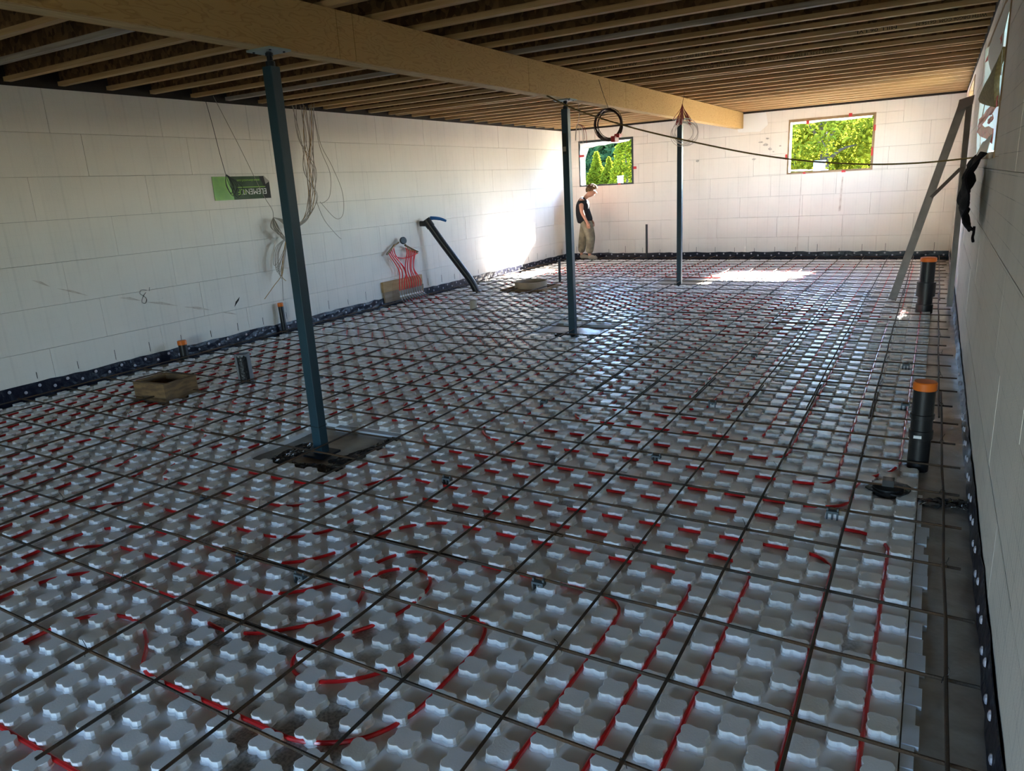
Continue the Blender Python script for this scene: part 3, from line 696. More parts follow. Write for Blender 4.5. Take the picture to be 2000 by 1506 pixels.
for i, (y0, x, y1) in enumerate(((9.35, -.268, 14.52), (9.55, -.573, 14.32), (9.75, -.878, 14.12), (9.95, -1.183, 13.91), (10.16, -1.386, 13.71), (10.36, -1.59, 13.51), (10.57, -1.79, 13.30), (10.77, -2.0, 13.1))):
    xs = -5.45 if y0 < 10.3 else -5.5
    nm = ('outermost', 'second', 'third', 'fourth', 'fifth', 'sixth', 'seventh', 'innermost')[i]
    wp = [(xs, y0), (x, y0), (x, y1), (-6.8, y1)]
    if y0 > 11.4: wp = [(-6.8, y0)] + wp[1:]
    pipe('red U-shaped pipe in front of the far wall, %s of eight nested in each other' % nm, *wp)
for i, (y0, y1) in enumerate(((11.45, 11.65), (12.6, 12.8))):
    pipe('red hairpin pipe %s column pad' % ('left of the farthest' if i == 0 else 'behind the farthest'), (-6.8, y0), (-4.4 if i == 0 else -2.4, y0), (-4.3 if i == 0 else -2.3, (y0+y1)/2), (-4.4 if i == 0 else -2.4, y1), (-6.8, y1))

# ------------------------------------------------------------------ tied rebar mat
mat_o = thing('rebar_mat', 'grid of rusty steel rebars tied together above the white foam floor', 'rebar', (0, 0, 0))
RB = .0062
def bar(p, q, z, wob=.004):
    n = max(2, int((Vector(q)-Vector(p)).length/.4)); pts = []
    for i in range(n+1):
        t = i/n; pts.append((p[0]+(q[0]-p[0])*t + rnd.uniform(-wob, wob)*(0 < i < n), p[1]+(q[1]-p[1])*t + rnd.uniform(-wob, wob)*(0 < i < n), z + rnd.uniform(-.002, .002)))
    mb = MB(); mb.tube(pts, RB, 6); mb.build('rebar', 'rebar', mat_o, True)
def gp(c, r): return (-3.1308+.4097*c+.0016*r, 4.1118-.0054*c-.406*r)
LAP = {3: (-2.15, -1.45), 5: (-2.95, -2.1), 6: (-2.62, -1.9), 4: (-2.45, -1.75), 1: (-5.35, -4.7), -2: (-4.9, -4.3)}
for r in range(7, -29, -1):
    (xa_, ya_), (xb_, yb_) = gp(-10.3, r), gp(8.18 + rnd.uniform(-.06, .1), r)
    l0, l1 = LAP.get(r, (None, None))
    if l0 is None: l0 = rnd.choice((-5.2, -4.6, -2.9, -1.7)) + rnd.uniform(-.2, .2); l1 = l0 + .6
    f = lambda x: ya_ + (yb_-ya_)*(x-xa_)/(xb_-xa_)
    if r in (-16, -17):
        bar((xa_, ya_), (-6.36, f(-6.36)), .052); bar((-5.44, f(-5.44)), (xb_, yb_), .052); continue
    bar((xa_, ya_), (l1, f(l1)), .052); bar((l0, f(l0)+.0145), (xb_, yb_+.012), .052)
for c in range(-10, 9):
    (xa_, ya_), (xb_, yb_) = gp(c, 8), gp(c, -28.2)
    f = lambda y: xa_ + (xb_-xa_)*(y-ya_)/(yb_-ya_)
    s1 = 5.15 + rnd.uniform(-.1, .25); s2 = 10.6 + rnd.uniform(-.4, .4)
    bar((xa_, ya_), (f(s1+.65), s1+.65), .0645); bar((f(s1)-.0145, s1), (f(s2+.6)-.0145, s2+.6), .0645); bar((f(s2), s2), (xb_, yb_), .0645)
# tie wires at crossings (loop with two twisted ends)
mb = MB(); mb.tube([(-.011, -.011, -.008), (-.006, -.006, .016), (.006, .006, .017), (.011, .011, -.006)], .0012, 4)
mb.tube([(.004, .004, .016), (.010, .008, .030), (.004, .016, .040)], .0012, 4); t1 = mb.mesh('tie_wire', 'wire')
mb = MB(); mb.tube([(-.011, .011, -.008), (-.006, .006, .016), (.006, -.006, .017), (.011, -.011, -.006)], .0012, 4)
mb.tube([(0, 0, .016), (.004, .004, .035), (.016, .012, .052)], .0012, 4); t2 = mb.mesh('tie_wire', 'wire')
n = 0
for r in range(7, -14, -1):
    for c in range(-10, 9):
        if (r+c) % 2 or rnd.random() < .12: continue
        x, y = gp(c, r); put('tie_wire', rnd.choice((t1, t2)), mat_o, (x, y, .058), (0, 0, rnd.uniform(0, 6.3))); n += 1
# grey bar chairs under the mat
mb = MB()
mb.box(-.028, .028, -.016, .016, .036, .046); mb.box(-.028, -.02, -.016, .016, 0.002, .036); mb.box(.02, .028, -.016, .016, 0.002, .036); mb.box(-.004, .004, -.014, .014, .002, .036)
mb.box(-.028, -.020, -.006, .006, .046, .058); mb.box(.020, .028, -.006, .006, .046, .058)
cm = mb.mesh('bar_chair', 'chair')
CHL = ['in front of the middle column, right of its pad', 'at the middle of the floor, behind the looped pipes', 'nearest the camera, right of the round pipe loops',
       'at the right front corner of the near pad', 'among the far parallel pipes, centre right', 'near the right edge, before the farther capped pipe', 'among the nested pipes at mid floor',
       'left of the nearest orange-capped pipe', 'left of the floor cleanout, in front of it', 'left in front of the round pipe loops', 'left of the near column pad', 'just in front of the near column pad',
       'under the bars behind the round pipe loops', 'behind the wooden box form', 'right behind the near column pad']
CH = [(-2.57, 6.85), (-1.39, 4.14), (-1.37, 2.47), (-2.42, 3.10), (-1.39, 7.03), (-.12, 6.94), (-1.36, 5.34), (-.08, 5.77), (-.33, 3.67), (-2.80, 2.20), (-4.82, 3.08), (-3.60, 2.52), (-2.40, 2.05), (-5.05, 4.85), (-2.6, 4.74)]
for i, (x, y) in enumerate(CH):
    r = round((4.1118-.0054*((x+3.13)/.41) - y)/.406); yy = gp((x+3.13)/.41, r)[1]
    o = put('bar_chair', cm, None, (x, yy, 0.0))
    tag(o, 'small grey plastic rebar spacer ' + CHL[i], 'spacer', 'plastic rebar spacers on the foam')

# ------------------------------------------------------------------ beam and columns
bm = thing('beam', 'long plywood-faced timber beam carrying the ceiling joists above the columns', 'beam', (-3.60, 6.8, 2.586))
y_e = [YB+.02, 1.3, 4.01, 4.17, 6.67, 8.72, 9.26, 14.33, YF-.005]
mb = MB(); mb.box(.0-.07+.018, .07-.018, y_e[0]-6.8, y_e[-1]-6.8, 0, ZJ-2.587); mb.build('core', 'beam_core', bm)
for a, b in zip(y_e, y_e[1:]):
    for sgn in (1, -1):
        x0, x1 = sorted((sgn*.052, sgn*.070))
        mb = MB(); mb.box(x0, x1, a-6.8+.002, b-6.8-.002, 0.002*(sgn > 0), ZJ-2.588); mb.build('face_panel', 'ply', bm)
CY = [3.454, 7.62, 11.785]
names = ['nearest steel column, blue-green square post on a bare pad', 'middle steel column, dark square post standing in front of the worker', 'farthest steel column, slim square post behind the white cable coil']
for y, lab in zip(CY, names):
    t = thing('steel_column', lab, 'column', (-3.60, y, -.02), group='steel columns under the beam')
    mb = MB(); h = .038; z1 = 2.49 + .02; b = .004
    prof = [(-h+b, -h), (h-b, -h), (h, -h+b), (h, h-b), (h-b, h), (-h+b, h), (-h, h-b), (-h, -h+b)]
    vs = [(x, yy, z) for z in (.012, z1) for x, yy in prof]; fs = [(i, (i+1) % 8, 8+(i+1) % 8, 8+i) for i in range(8)] + [tuple(range(8, 16))]
    mb.add(vs, fs); mb.build('post', 'column', t)
    mb = MB(); mb.box(-h-.0012, h+.0012, -h-.0012, h+.0012, .205, .209); mb.build('weld_line', 'jack', t)
    mb = MB(); mb.lathe([(.028, z1), (.028, z1+.03), (.018, z1+.034), (.018, z1+.06), (.024, z1+.062), (.024, z1+.078), (.017, z1+.08), (.017, 2.596)], n=14); mb.build('screw_jack', 'jack', t, True)
    mb = MB(); mb.box(-.10, .10, -.085, .085, 2.594, 2.606)
    for sx in (-.07, .07):
        for sy in (-.055, .055): mb.lathe([(.007, 2.588), (.007, 2.594)], (sx, sy, 0), 8, 1)
    mb.build('top_plate', ['plate', 'jack'], t)
    mb = MB(); mb.box(-.09, .09, -.09, .09, -.005, .010); mb.build('base_plate', 'jack', t)
# labels on the middle column
mb = MB(); mb.box(-3.628, -3.585, 7.578, 7.5815, 2.02, 2.24); mb.box(-3.624, -3.59, 7.577, 7.578, 2.05, 2.10, 1)
tag(mb.build('sticker', ['cable_black', 'gauge_face']), 'dark paper label stuck on the middle steel column', 'label')

# ------------------------------------------------------------------ pipes and forms standing in the floor
def stub(name, label, x, y, r, h, m, cap=None, collars=(), lean=(0, 0), hollow=False, group=None):
    t = thing(name, label, 'pipe', (x, y, -.05), (R(lean[0]), R(lean[1]), 0), group)
    H_ = h + .05; mb = MB(); prof = [(r, 0)]
    for (z, dr, hh) in collars: prof += [(r, z+.05), (r+dr, z+.053), (r+dr, z+hh+.047), (r, z+hh+.05)]
    prof += [(r, H_)]
    if hollow: prof += [(r*.86, H_), (r*.86, .06), (0.0, .06)]
    mb.lathe(prof, n=20); mb.build('pipe_body', m, t, True)
    if cap:
        mb = MB(); mb.lathe([(r*1.06, H_-.03), (r*1.1, H_-.028), (r*1.1, H_+.012), (r*1.0, H_+.018), (0, H_+.018)], n=20); mb.build('cap', cap, t, True)
    return t
stub('drain_pipe', 'short black pipe with orange cap at the left wall foot', -7.335, 5.15, .046, .215, 'abs', 'orange', lean=(0, -1))
stub('drain_pipe', 'thin tall black pipe with orange cap by the left wall, left of the manifold', -7.42, 6.75, .034, .385, 'abs', 'orange', lean=(0, -2.5))
t = stub('sleeve_pipe', 'grey pipe sleeve streaked with black tar on the foam floor', -5.70, 4.62, .072, .30, 'pvc', hollow=True, lean=(0, -2))
mb = MB(); g = []
for i in range(9):
    a = -1.45 + i*.16; g.append([(.0735*math.cos(a), .0735*math.sin(a), z) for z in np.linspace(.05, .345 - .02*abs(math.sin(i*2.1)), 6)])
mb.sheet(g, .003); mb.build('tar_streak', 'black_film', t)
stub('sleeve_pipe', 'short tan pipe stub in front of the slanted black pipe', -5.70, 8.74, .05, .165, 'pvc_tan', hollow=True)
stub('drain_pipe', 'thin black pipe standing left of the middle steel column', -5.80, 11.8, .024, .41, 'abs')
stub('drain_pipe', 'tall thin black pipe in front of the far wall between the columns', -5.50, 15.58, .024, .76, 'abs')
stub('drain_pipe', 'thick black pipe with orange cap and coupling beside the metal wall brace', -.035, 9.76, .078, .635, 'abs', 'orange', ((.0, .012, .11), (.20, .022, .17)))
t = stub('drain_pipe', 'tall black pipe with orange cap nearest the camera, beside the right wall', .025, 4.56, .056, .50, 'abs', 'orange', ((.18, .007, .055), (.30, .007, .03)))
mb = MB(); mb.box(-.034, .006, -.066, -.0632, .245, .262); mb.build('sticker', 'band', t)
# floor cleanout
t = thing('floor_cleanout', 'black cleanout with square plug set in the foam near the right wall', 'drain', (-.105, 4.10, 0))
mb = MB(); mb.lathe([(.075, -.04), (.072, .03), (.078, .032), (.078, .045), (.066, .050), (0, .050)], n=18); mb.build('body', 'abs', t, True)
mb = MB(); mb.box(-.028, .028, -.028, .028, .049, .085); mb.build('plug', 'abs', t)
mb = MB(); rr = random.Random(5); pts = [(math.cos(k*.35)*rr.uniform(.085, .125), math.sin(k*.35)*rr.uniform(.085, .12)) for k in range(18)]
mb.add([(x, y, .037) for x, y in pts] + [(x, y, .030) for x, y in pts], [tuple(range(18)), tuple(range(35, 17, -1))] + [(i, 18+i, 18+(i+1) % 18, (i+1) % 18) for i in range(18)])
mb.build('torn_collar', 'black_film', t)
# wooden box form
t = thing('wooden_form', 'open brown wooden box form on the foam floor at the left', 'box', (-6.06, 4.01, 0), (0, 0, R(4)))
for (nm, a) in (('side_board', (-.20, .20, -.18, -.142, .015, .185)), ('side_board', (-.20, .20, .142, .18, .015, .185)), ('end_board', (-.20, -.162, -.142, .142, .015, .19)), ('end_board', (.162, .20, -.142, .142, .015, .18))):
    qbox(nm, 'old_wood', t, *a)
for x, y in ((-.15, -.16), (.17, -.16), (.18, .10)): qbox('foot_block', 'old_wood', t, x-.03, x+.03, y-.02, y+.02, -.05, .02)
# round cardboard form in a dark frame
t = thing('round_form', 'round cardboard tube form sitting on a dark wooden frame beyond the manifold', 'tube', (-5.90, 10.88, 0))
mb = MB(); mb.lathe([(.275, .0), (.275, .155), (.262, .155), (.262, -.04), (.275, -.04), (.275, 0)], n=40); mb.build('tube_wall', 'sono', t, True)
for a in ((-.40, .40, -.36, -.31, -.04, .055), (-.40, .40, .31, .36, -.04, .055), (-.40, -.35, -.31, .31, -.04, .05), (.35, .40, -.31, .31, -.04, .06)): qbox('frame_board', 'old_wood', t, *a)
# slanted thick black pipe with blue strap
t = thing('slanted_pipe', 'thick black pipe slanting from the left wall down into the floor', 'pipe', (-6.70, 10.43, 0))
pth = smooth_path([(-.66, -.36, 1.225), (-.45, -.25, .85), (-.22, -.12, .45), (-.08, -.04, .20), (0, 0, .0), (.01, .005, -.045)], 6)
mb = MB(); mb.tube(pth, .062, 18); mb.build('pipe_body', 'abs', t, True)
d_ = (Vector(pth[0])-Vector(pth[1])).normalized()
mb = MB(); mb.tube([Vector(pth[0])-d_*.10, Vector(pth[0])+d_*.05], .072, 16); mb.build('end_collar', 'abs', t, True)
mb = MB(); mb.tube([(-.69, -.385, 1.20), (-.775, -.42, 1.205)], .045, 12); mb.build('wall_elbow', 'black_film', t, True)
mb = MB(); mb.tube(smooth_path([(-.62, -.34, 1.285), (-.56, -.28, 1.28), (-.50, -.20, 1.26), (-.44, -.13, 1.22)], 4), [.026, .03, .03, .028, .028, .027, .026, .026, .024, .024, .022, .02, .018], 8, flat=.5); mb.build('strap', 'blue', t, True)

# ------------------------------------------------------------------ manifold of red risers on the left wall
t = thing('pipe_manifold', 'cluster of red risers under a gauge on the left wall', 'manifold', (-7.36, 9.45, 0))
ys = [-.28 + .062*i for i in range(10)]
for i, y in enumerate(ys):
    top_y = (-.38 + .045*i) if i < 4 else (.06 + .045*(i-4)); zt = (.82 + .03*i) if i < 4 else (.86 - .018*(i-4))
    cr = rnd.uniform(-.06, .06)
    p = [(.07, y+.02*i*.4, .005), (.03, y+.006*i, .06), (0, y, .16), (0, y+.01, .32), (-.02+rnd.uniform(-.02, .02), y*.62+cr, .52), (-.05, top_y, .78), (-.07, top_y, zt)]
    mb = MB(); mb.tube(smooth_path(p, 5), .0085, 7); mb.build('riser_pipe', 'tube', t, True)
    mb = MB(); mb.tube(smooth_path([(.13, y+.03*i*.4+.01, -.03), (.06, y+.012*i, .03), (.012, y, .11), (0, y, .21)], 5), .0115, 8); mb.build('bend_sleeve', 'sleeve', t, True)
    mb = MB(); mb.tube([(.012, y+.002, .105), (.004, y, .13)], .0155, 8); mb.build('clip_band', 'band', t, True)
mb = MB(); mb.tube(smooth_path([(-.06, .36, .74), (-.05, .10, .70), (-.05, -.12, .71), (-.06, -.26, .76)], 5), .0085, 7); mb.build('link_pipe', 'tube', t, True)
mb = MB(); mb.tube([(-.075, -.42, .80), (-.07, -.22, .92)], .018, 8); mb.tube([(-.07, -.22, .92), (-.07, -.10, .955)], .012, 8); mb.tube([(-.07, -.44, .80), (-.07, -.30, .86)], .011, 8)
mb.build('left_header', 'brass', t, True)
mb = MB(); mb.tube([(-.06, .04, .90), (-.06, .36, .77)], .020, 8)
for k in range(6): mb.tube([(-.06, .10+.045*k, .875-.018*k), (-.06, .10+.045*k, .82-.018*k)], .011, 6)
mb.build('right_header', 'brass', t, True)
mb = MB(); mb.lathe([(.055, 0), (.058, .01), (.058, .035), (.052, .04), (.05, .038)], (-.05, -.03, .975), 20, axis=(1, -.35, .2)); mb.build('gauge', 'abs', t, True)
mb = MB(); mb.lathe([(.048, .036), (.0, .037)], (-.05, -.03, .975), 20, axis=(1, -.35, .2)); mb.build('gauge_dial', 'gauge_face', t)
t = thing('plank_backing', 'two stacked wooden boards leaning on the left wall behind the red risers', 'board', (XL+.022, 9.42, 0))
mb = MB(); mb.box(-.018, .020, -.53, .50, .215, .375); mb.build('plank', 'board', t)
mb = MB(); mb.box(-.018, .018, -.51, .52, .045, .213); mb.build('plank', 'board2', t)

# ------------------------------------------------------------------ sign (upside down) and wires on the left wall
t = thing('block_label', 'green and black printed sticker stuck upside down on the left wall', 'sign', (XL+.004, 6.465, 1.885))
def lab(name, pts, m, d): return wall_patch(name, pts, m, t, d, th=.0016)
lab('sticker_sheet', [(-.435, .135), (.36, .135), (.435, .07), (.435, -.14), (-.435, -.14)], 'lbl_dark', -.001)
lab('green_field', [(-.435, .135), (-.20, .135), (-.15, -.14), (-.435, -.14)], 'lbl_green', .0008)
lab('black_field', [(.28, .135), (.36, .135), (.435, .07), (.435, -.14), (.30, -.14), (.36, -.03)], 'lbl_black', .0008)
lab('curled_corner', [(.35, .138), (.44, .068), (.37, .035)], 'lbl_grey', .0026)
lab('rule_line', [(-.09, .008), (.36, .008), (.36, .0), (-.09, .0)], 'lbl_lime', .0026)
for txt, m, y, z, s in (('ELEMENT', 'lbl_white', .375, -.018, .098), ('ICF', 'lbl_lime', .055, -.018, .098), ('www.elementicf.com', 'lbl_lime', .28, .098, .042)):
    o = put('lettering', text_mesh(txt, s, m, 'lettering'), t, (.0042, y, z)); o.rotation_euler = (R(-90), 0, R(90)); o.rotation_euler = Matrix(((0, 0, 1), (-1, 0, 0), (0, -1, 0))).to_euler()
def cable(mb, pts, r=.0035, n=5, k=6, mi=0): mb.tube(smooth_path(pts, k), r, n, mi)
t = thing('black_cable', 'thin black cable hanging from the joists with a small coil over the green sticker', 'cable', (-7.42, 6.08, 2.88))
mb = MB(); cable(mb, [(0, -.03, .0), (0, .02, -.30), (.01, .05, -.60), (.01, .09, -.84)]); mb.build('drop', 'cable_black', t, True)
mb = MB()
for k, (w, h, dy) in enumerate(((.05, .22, .03), (.075, .25, .05), (.04, .20, .10), (.09, .27, .12))):
    cable(mb, [(.01, .09, -.84), (.02, .09+dy-w, -.84-h*.5), (.02, .09+dy, -.84-h), (.02, .09+dy+w, -.84-h*.55), (.01, .10, -.84)], .0035)
mb.build('coil', 'cable_black', t, True)
t = thing('cable_bundle', 'bundle of grey and ochre cables hanging behind the nearest column', 'cable', (-7.35, 7.5, 2.88))
rr = random.Random(21)
for k in range(15):
    y0 = rr.uniform(-.18, .24); m = 'cable_brown' if k in (3, 7, 9) else 'cable_grey'
    p = [(rr.uniform(-.03, .03), y0, rr.uniform(-.02, .06)), (rr.uniform(-.02, .06), y0*.8+rr.uniform(-.08, .06), -.40), (rr.uniform(0, .08), -.02+rr.uniform(-.12, .12), -.80), (rr.uniform(0, .08), -.05+rr.uniform(-.1, .08), -1.15), (.05, -.22+rr.uniform(-.06, .04), -1.42), (.05, -.50+rr.uniform(-.05, .05), -1.55), (.05, -.62, -1.62)]
    mb = MB(); cable(mb, p, .004); mb.build('cable', m, t, True)
for p in ([(0, .2, 0), (.02, .24, -.45), (.03, .40, -.75), (.03, .55, -1.1), (.03, .52, -1.4), (.03, .36, -1.46), (.03, .12, -1.25)], [(0, .2, 0), (.02, .22, -.5), (.02, .36, -.85), (.02, .30, -1.15), (.02, .14, -1.24), (.02, .10, -1.22)], [(.03, .02, -1.2), (.03, .12, -1.45), (.03, .30, -1.65), (.03, .42, -1.75)]):
    mb = MB(); cable(mb, p, .0038); mb.build('cable', 'cable_grey', t, True)
t = thing('tied_cables', 'knotted coil of grey cables hanging on the wall left of the nearest column', 'cable', (-7.42, 6.80, 1.50))
mb = MB(); cable(mb, [(0, -.63, 1.42), (0, -.35, .85), (0, -.10, .30), (0, .02, .10), (0, .02, 0)], .0035); mb.build('drop', 'cable_grey', t, True)
rr = random.Random(31)
for k in range(11):
    a = .05 + k*.022; s = rr.uniform(.8, 1.15); mb = MB()
    cable(mb, [(0, .02, .0), (.02+rr.uniform(0, .05), -.10+a*.6, -.14*s), (.03, .02+a*.5, -.26*s), (.05, .18+rr.uniform(-.05, .05), -.32), (.04+rr.uniform(0, .04), .22, -.22), (.02, .10+a*.4, -.06), (0, .02, .0)], .0038); mb.build('loop', 'cable_grey', t, True)
for k in range(7):
    mb = MB(); w = rr.uniform(-.04, .05)
    cable(mb, [(.04, .14, -.28), (.05, .0+w, -.36), (.05, -.08+w, -.50), (.04, -.07+w, -.60-.03*k), (.04, .04+w, -.52), (.04, .16, -.32)], .0038); mb.build('loop', 'cable_grey', t, True)
for p, m in (([(.04, .15, -.3), (.04, .06, -.5), (.04, .0, -.72), (.03, -.16, -.86), (.03, -.34, -1.0)], 'cable_brown'), ([(.04, .14, -.3), (.04, .04, -.55), (.04, -.01, -.74), (.04, .05, -.82)], 'cable_brown'), ([(.04, .0, -.72), (.03, -.02, -.95), (.03, -.03, -1.07)], 'cable_grey'), ([(.04, .2, -.35), (.03, .26, -.58), (.03, .34, -.9), (.03, .28, -1.1)], 'cable_grey'), ([(.04, .36, -.72), (.03, .24, -.86)], 'cable_brown'), ([(.04, .32, -.5), (.03, .22, -.68)], 'cable_grey')):
    mb = MB(); cable(mb, p, .0045); mb.build('cable', m, t, True)

# coils by the beam
t = thing('cable_coil', 'dark brown round cable coil with red tape hanging at the beam', 'cable', (-3.42, 8.41, 2.35))
for k in range(10):
    rad = .150 + .030*rnd.random(); ox, oz = rnd.uniform(-.012, .012), rnd.uniform(-.016, .012); tl = rnd.uniform(-.12, .12)
    pts = [(rad*math.cos(a)*.66 + ox + tl*.1*math.sin(a), rad*math.cos(a)*.75 + ox, rad*math.sin(a)+oz) for a in np.linspace(0, 2*math.pi, 29)]
    mb = MB(); mb.tube(pts, .0042, 5, cap=False); mb.build('turn', 'cable_dark', t, True)
mb = MB(); mb.tube([(0, 0, .17), (-.06, -.02, .35), (-.108, -.02, .50)], .003, 5); mb.build('hanger', 'cable_dark', t)
mb = MB(); mb.box(.03, .08, -.02, .10, -.20, -.135); mb.box(.05, .11, .04, .13, -.15, -.11); mb.build('red_tape', 'red_tape', t)
t = thing('pale_cable', 'few pale loose cable ends hanging above the left far window', 'cable', (-3.66, 8.1, 2.60))
rr = random.Random(41)
mb = MB(); cable(mb, [(0, 0, .02), (0, .01, -.14), (-.01, -.02, -.24)], .003); mb.build('drop', 'cable_white', t, True)
for k in range(7):
    dx, dy = rr.uniform(-.10, .09), rr.uniform(-.10, .12); mb = MB(); cable(mb, [(-.01, -.02, -.24), (dx*.7, dy*.7, -.27), (dx, dy, -.36), (dx*1.05, dy*1.05, -.40-rr.uniform(0, .08))], .003); mb.build('cable_end', 'cable_red' if k in (1, 4) else 'cable_white', t, True)
t = thing('cable_bunch', 'bunch of dark red cables hanging over a pale wire coil before the farthest column', 'cable', (-3.30, 10.90, 2.70))
mb = MB(); mb.tube([(0, 0, 0), (0, .05, .10), (0, .11, .192)], .003, 5); mb.build('hanger', 'cable_dark', t)
rr = random.Random(51)
for k in range(16):
    w = rr.uniform(-.13, .13); l = rr.uniform(.16, .28); mb = MB()
    cable(mb, [(0, 0, .02), (w*.15, w*.2, -.05), (w*.6, w*.8, -l*.75), (w*.75, w, -l), (w*.5, w*.7, -l*.9), (w*.1, w*.2, -.08), (0, 0, .0)], .004); mb.build('loop', 'cable_red', t, True)
for k in range(7):
    rad = .155 + .045*rr.random(); oz = rr.uniform(-.03, .03); ox = rr.uniform(-.04, .05)
    pts = [(rad*math.cos(a)*.8+ox, rad*math.cos(a)*.55+ox, -.37+oz+rad*.92*math.sin(a)) for a in np.linspace(0, 2*math.pi, 31)]
    mb = MB(); mb.tube(pts, .0036, 5, cap=False); mb.build('pale_loop', 'cable_white', t, True)
# long sagging cord from the beam to the right-hand opening
cp = [(-3.56, 7.10, 2.585), (-3.30, 7.18, 2.44), (-3.02, 7.25, 2.32), (-2.6, 7.36, 2.17), (-2.1, 7.5, 2.02), (-1.6, 7.62, 1.885), (-1.1, 7.75, 1.785), (-.6, 7.88, 1.725), (-.2, 7.98, 1.71), (.1, 8.06, 1.72), (.31, 8.1, 1.735)]
CORD = cp
mb = MB(); mb.tube(smooth_path(cp, 6), .0075, 7); tag(mb.build('sagging_cord', 'rope', None, True), 'long thin yellow-brown cord sagging from the beam to the right wall opening', 'cord')

# ------------------------------------------------------------------ metal stud brace at the right wall
t = thing('wall_brace', 'galvanised metal stud brace leaning in an A shape against the right wall', 'brace', (0, 10.4, 0))
def stud(p, q, w, d, name, m):
    p, q = Vector(p), Vector(q); L = (q-p).length; z = (q-p).normalized(); x = Vector((0, -1, 0)); y = z.cross(x).normalized(); x = y.cross(z)
    th = .003; mb = MB()
    def bx(x0, x1, y0, y1):
        vs = [p + x*a + y*b + z*c for c in (0, L) for a, b in ((x0, y0), (x1, y0), (x1, y1), (x0, y1))]
        mb.add(vs, [(0, 3, 2, 1), (4, 5, 6, 7), (0, 1, 5, 4), (1, 2, 6, 5), (2, 3, 7, 6), (3, 0, 4, 7)])
    bx(-d/2, d/2, -w/2, -w/2+th); bx(-d/2, d/2, w/2-th, w/2); bx(-d/2, -d/2+th, -w/2, w/2)     # channel with open side
    bx(d/2-th, d/2, -w/2, -w/2+.014); bx(d/2-th, d/2, w/2-.014, w/2)
    mb.build(name, m, t)
stud((-.405, .08, .03), (.165, .16, 2.36), .092, .042, 'stud', 'galv')
stud((.225, -.33, .03), (.225, .14, 2.36), .062, .042, 'stud', 'galv')
stud((-.075, .10, 1.30), (.20, -.02, 1.62), .04, .03, 'cross_strut', 'galv_dark')
stud((.215, -.02, 1.20), (.215, -.02, 1.64), .04, .03, 'short_stud', 'galv_dark')
mb = MB(); mb.add([(.10, .11, 2.26), (.26, .11, 2.34), (.27, .11, 2.44), (.12, .11, 2.40), (.10, .19, 2.26), (.26, .19, 2.34), (.27, .19, 2.44), (.12, .19, 2.40)], [(0, 1, 2, 3), (7, 6, 5, 4), (0, 4, 5, 1), (1, 5, 6, 2), (2, 6, 7, 3), (3, 7, 4, 0)]); mb.build('top_bracket', 'galv_dark', t)

# ------------------------------------------------------------------ plastic, insulation, tape and cloth at the right-hand opening
def drape(rows, name, m, parent, th=.003, sub=3):
    """rows of 3-D points -> smooth sheet"""
    g = [smooth_path(r, sub) for r in rows]; k = len(g[0]); g2 = [smooth_path([r[i] for r in g], sub) for i in range(k)]
    mb = MB(); mb.sheet(g2, th); return mb.build(name, m, parent, True)
M['sheet'] = mat('poly_sheet', (0.62, 0.68, 0.66), 0.35, bump=0.3, bscale=6, spec=0.5)
_t = M['sheet'].node_tree; _tr = _t.nodes.new('ShaderNodeBsdfTranslucent'); _tr.inputs[0].default_value = (0.80, 0.86, 0.85, 1)
_mx = _t.nodes.new('ShaderNodeMixShader'); _mx.inputs[0].default_value = 0.22; _t.links.new(_t.nodes['Principled BSDF'].outputs[0], _mx.inputs[1]); _t.links.new(_tr.outputs[0], _mx.inputs[2])
_t.links.new(_mx.outputs[0], _t.nodes['Material Output'].inputs[0])
rr = random.Random(61)
rows = []
for i in range(7):
    y = 5.68 + (8.40-5.68)*i/6
    rows.append([(XR+.06+rr.uniform(-.035, .015)-(.05*math.sin(i*1.3)), y, z) for z in (1.76, 1.95, 2.2, 2.45, 2.67)])
drape(rows, 'poly_sheet', 'sheet', w3)
drape([[(XR+.01, 5.70, 2.66), (XR-.02, 5.69, 2.45), (XR-.01, 5.70, 2.2)], [(XR-.01, 6.1, 2.66), (XR-.07, 6.15, 2.40), (XR-.04, 6.2, 2.25)], [(XR+.0, 6.6, 2.66), (XR-.05, 6.7, 2.5), (XR-.03, 6.7, 2.38)]], 'film_flap', 'reveal', w3)
tag(drape([[(XR-.005, 5.69, 2.36), (XR-.03, 5.72, 2.2), (XR-.01, 5.74, 2.02)], [(XR-.03, 6.2, 2.26), (XR-.07, 6.2, 2.16), (XR-.05, 6.2, 2.07)], [(XR-.06, 6.8, 2.17), (XR-.07, 6.82, 2.15), (XR-.06, 6.84, 2.13)]], 'insulation_batt', 'wool', None, .03), 'torn yellow-brown insulation batt hanging in the right wall opening', 'insulation')
def tape_y(pts, seed):
    a, b, w = pts; A_, B_ = Vector(a), Vector(b); rr2 = random.Random(seed)
    up = Vector((0, 0, w)); g = [[A_.lerp(B_, i/6)+up*(k/3-.5)+Vector((rr2.uniform(-.012, .0), 0, rr2.uniform(-.01, .01))) for k in range(4)] for i in range(7)]
    mb = MB(); mb.sheet(g, .003); mb.build('red_tape', 'red_tape', w3)
tape_y(((XR-.012, 5.68, 2.04), (XR-.055, 7.0, 1.97), .075), 1); tape_y(((XR-.05, 7.1, 1.94), (XR-.010, 5.75, 1.84), .085), 2); tape_y(((XR-.02, 5.72, 1.955), (XR-.03, 6.2, 1.95), .03), 3); tape_y(((XR-.02, 5.72, 2.42), (XR-.06, 6.6, 2.40), .05), 4)
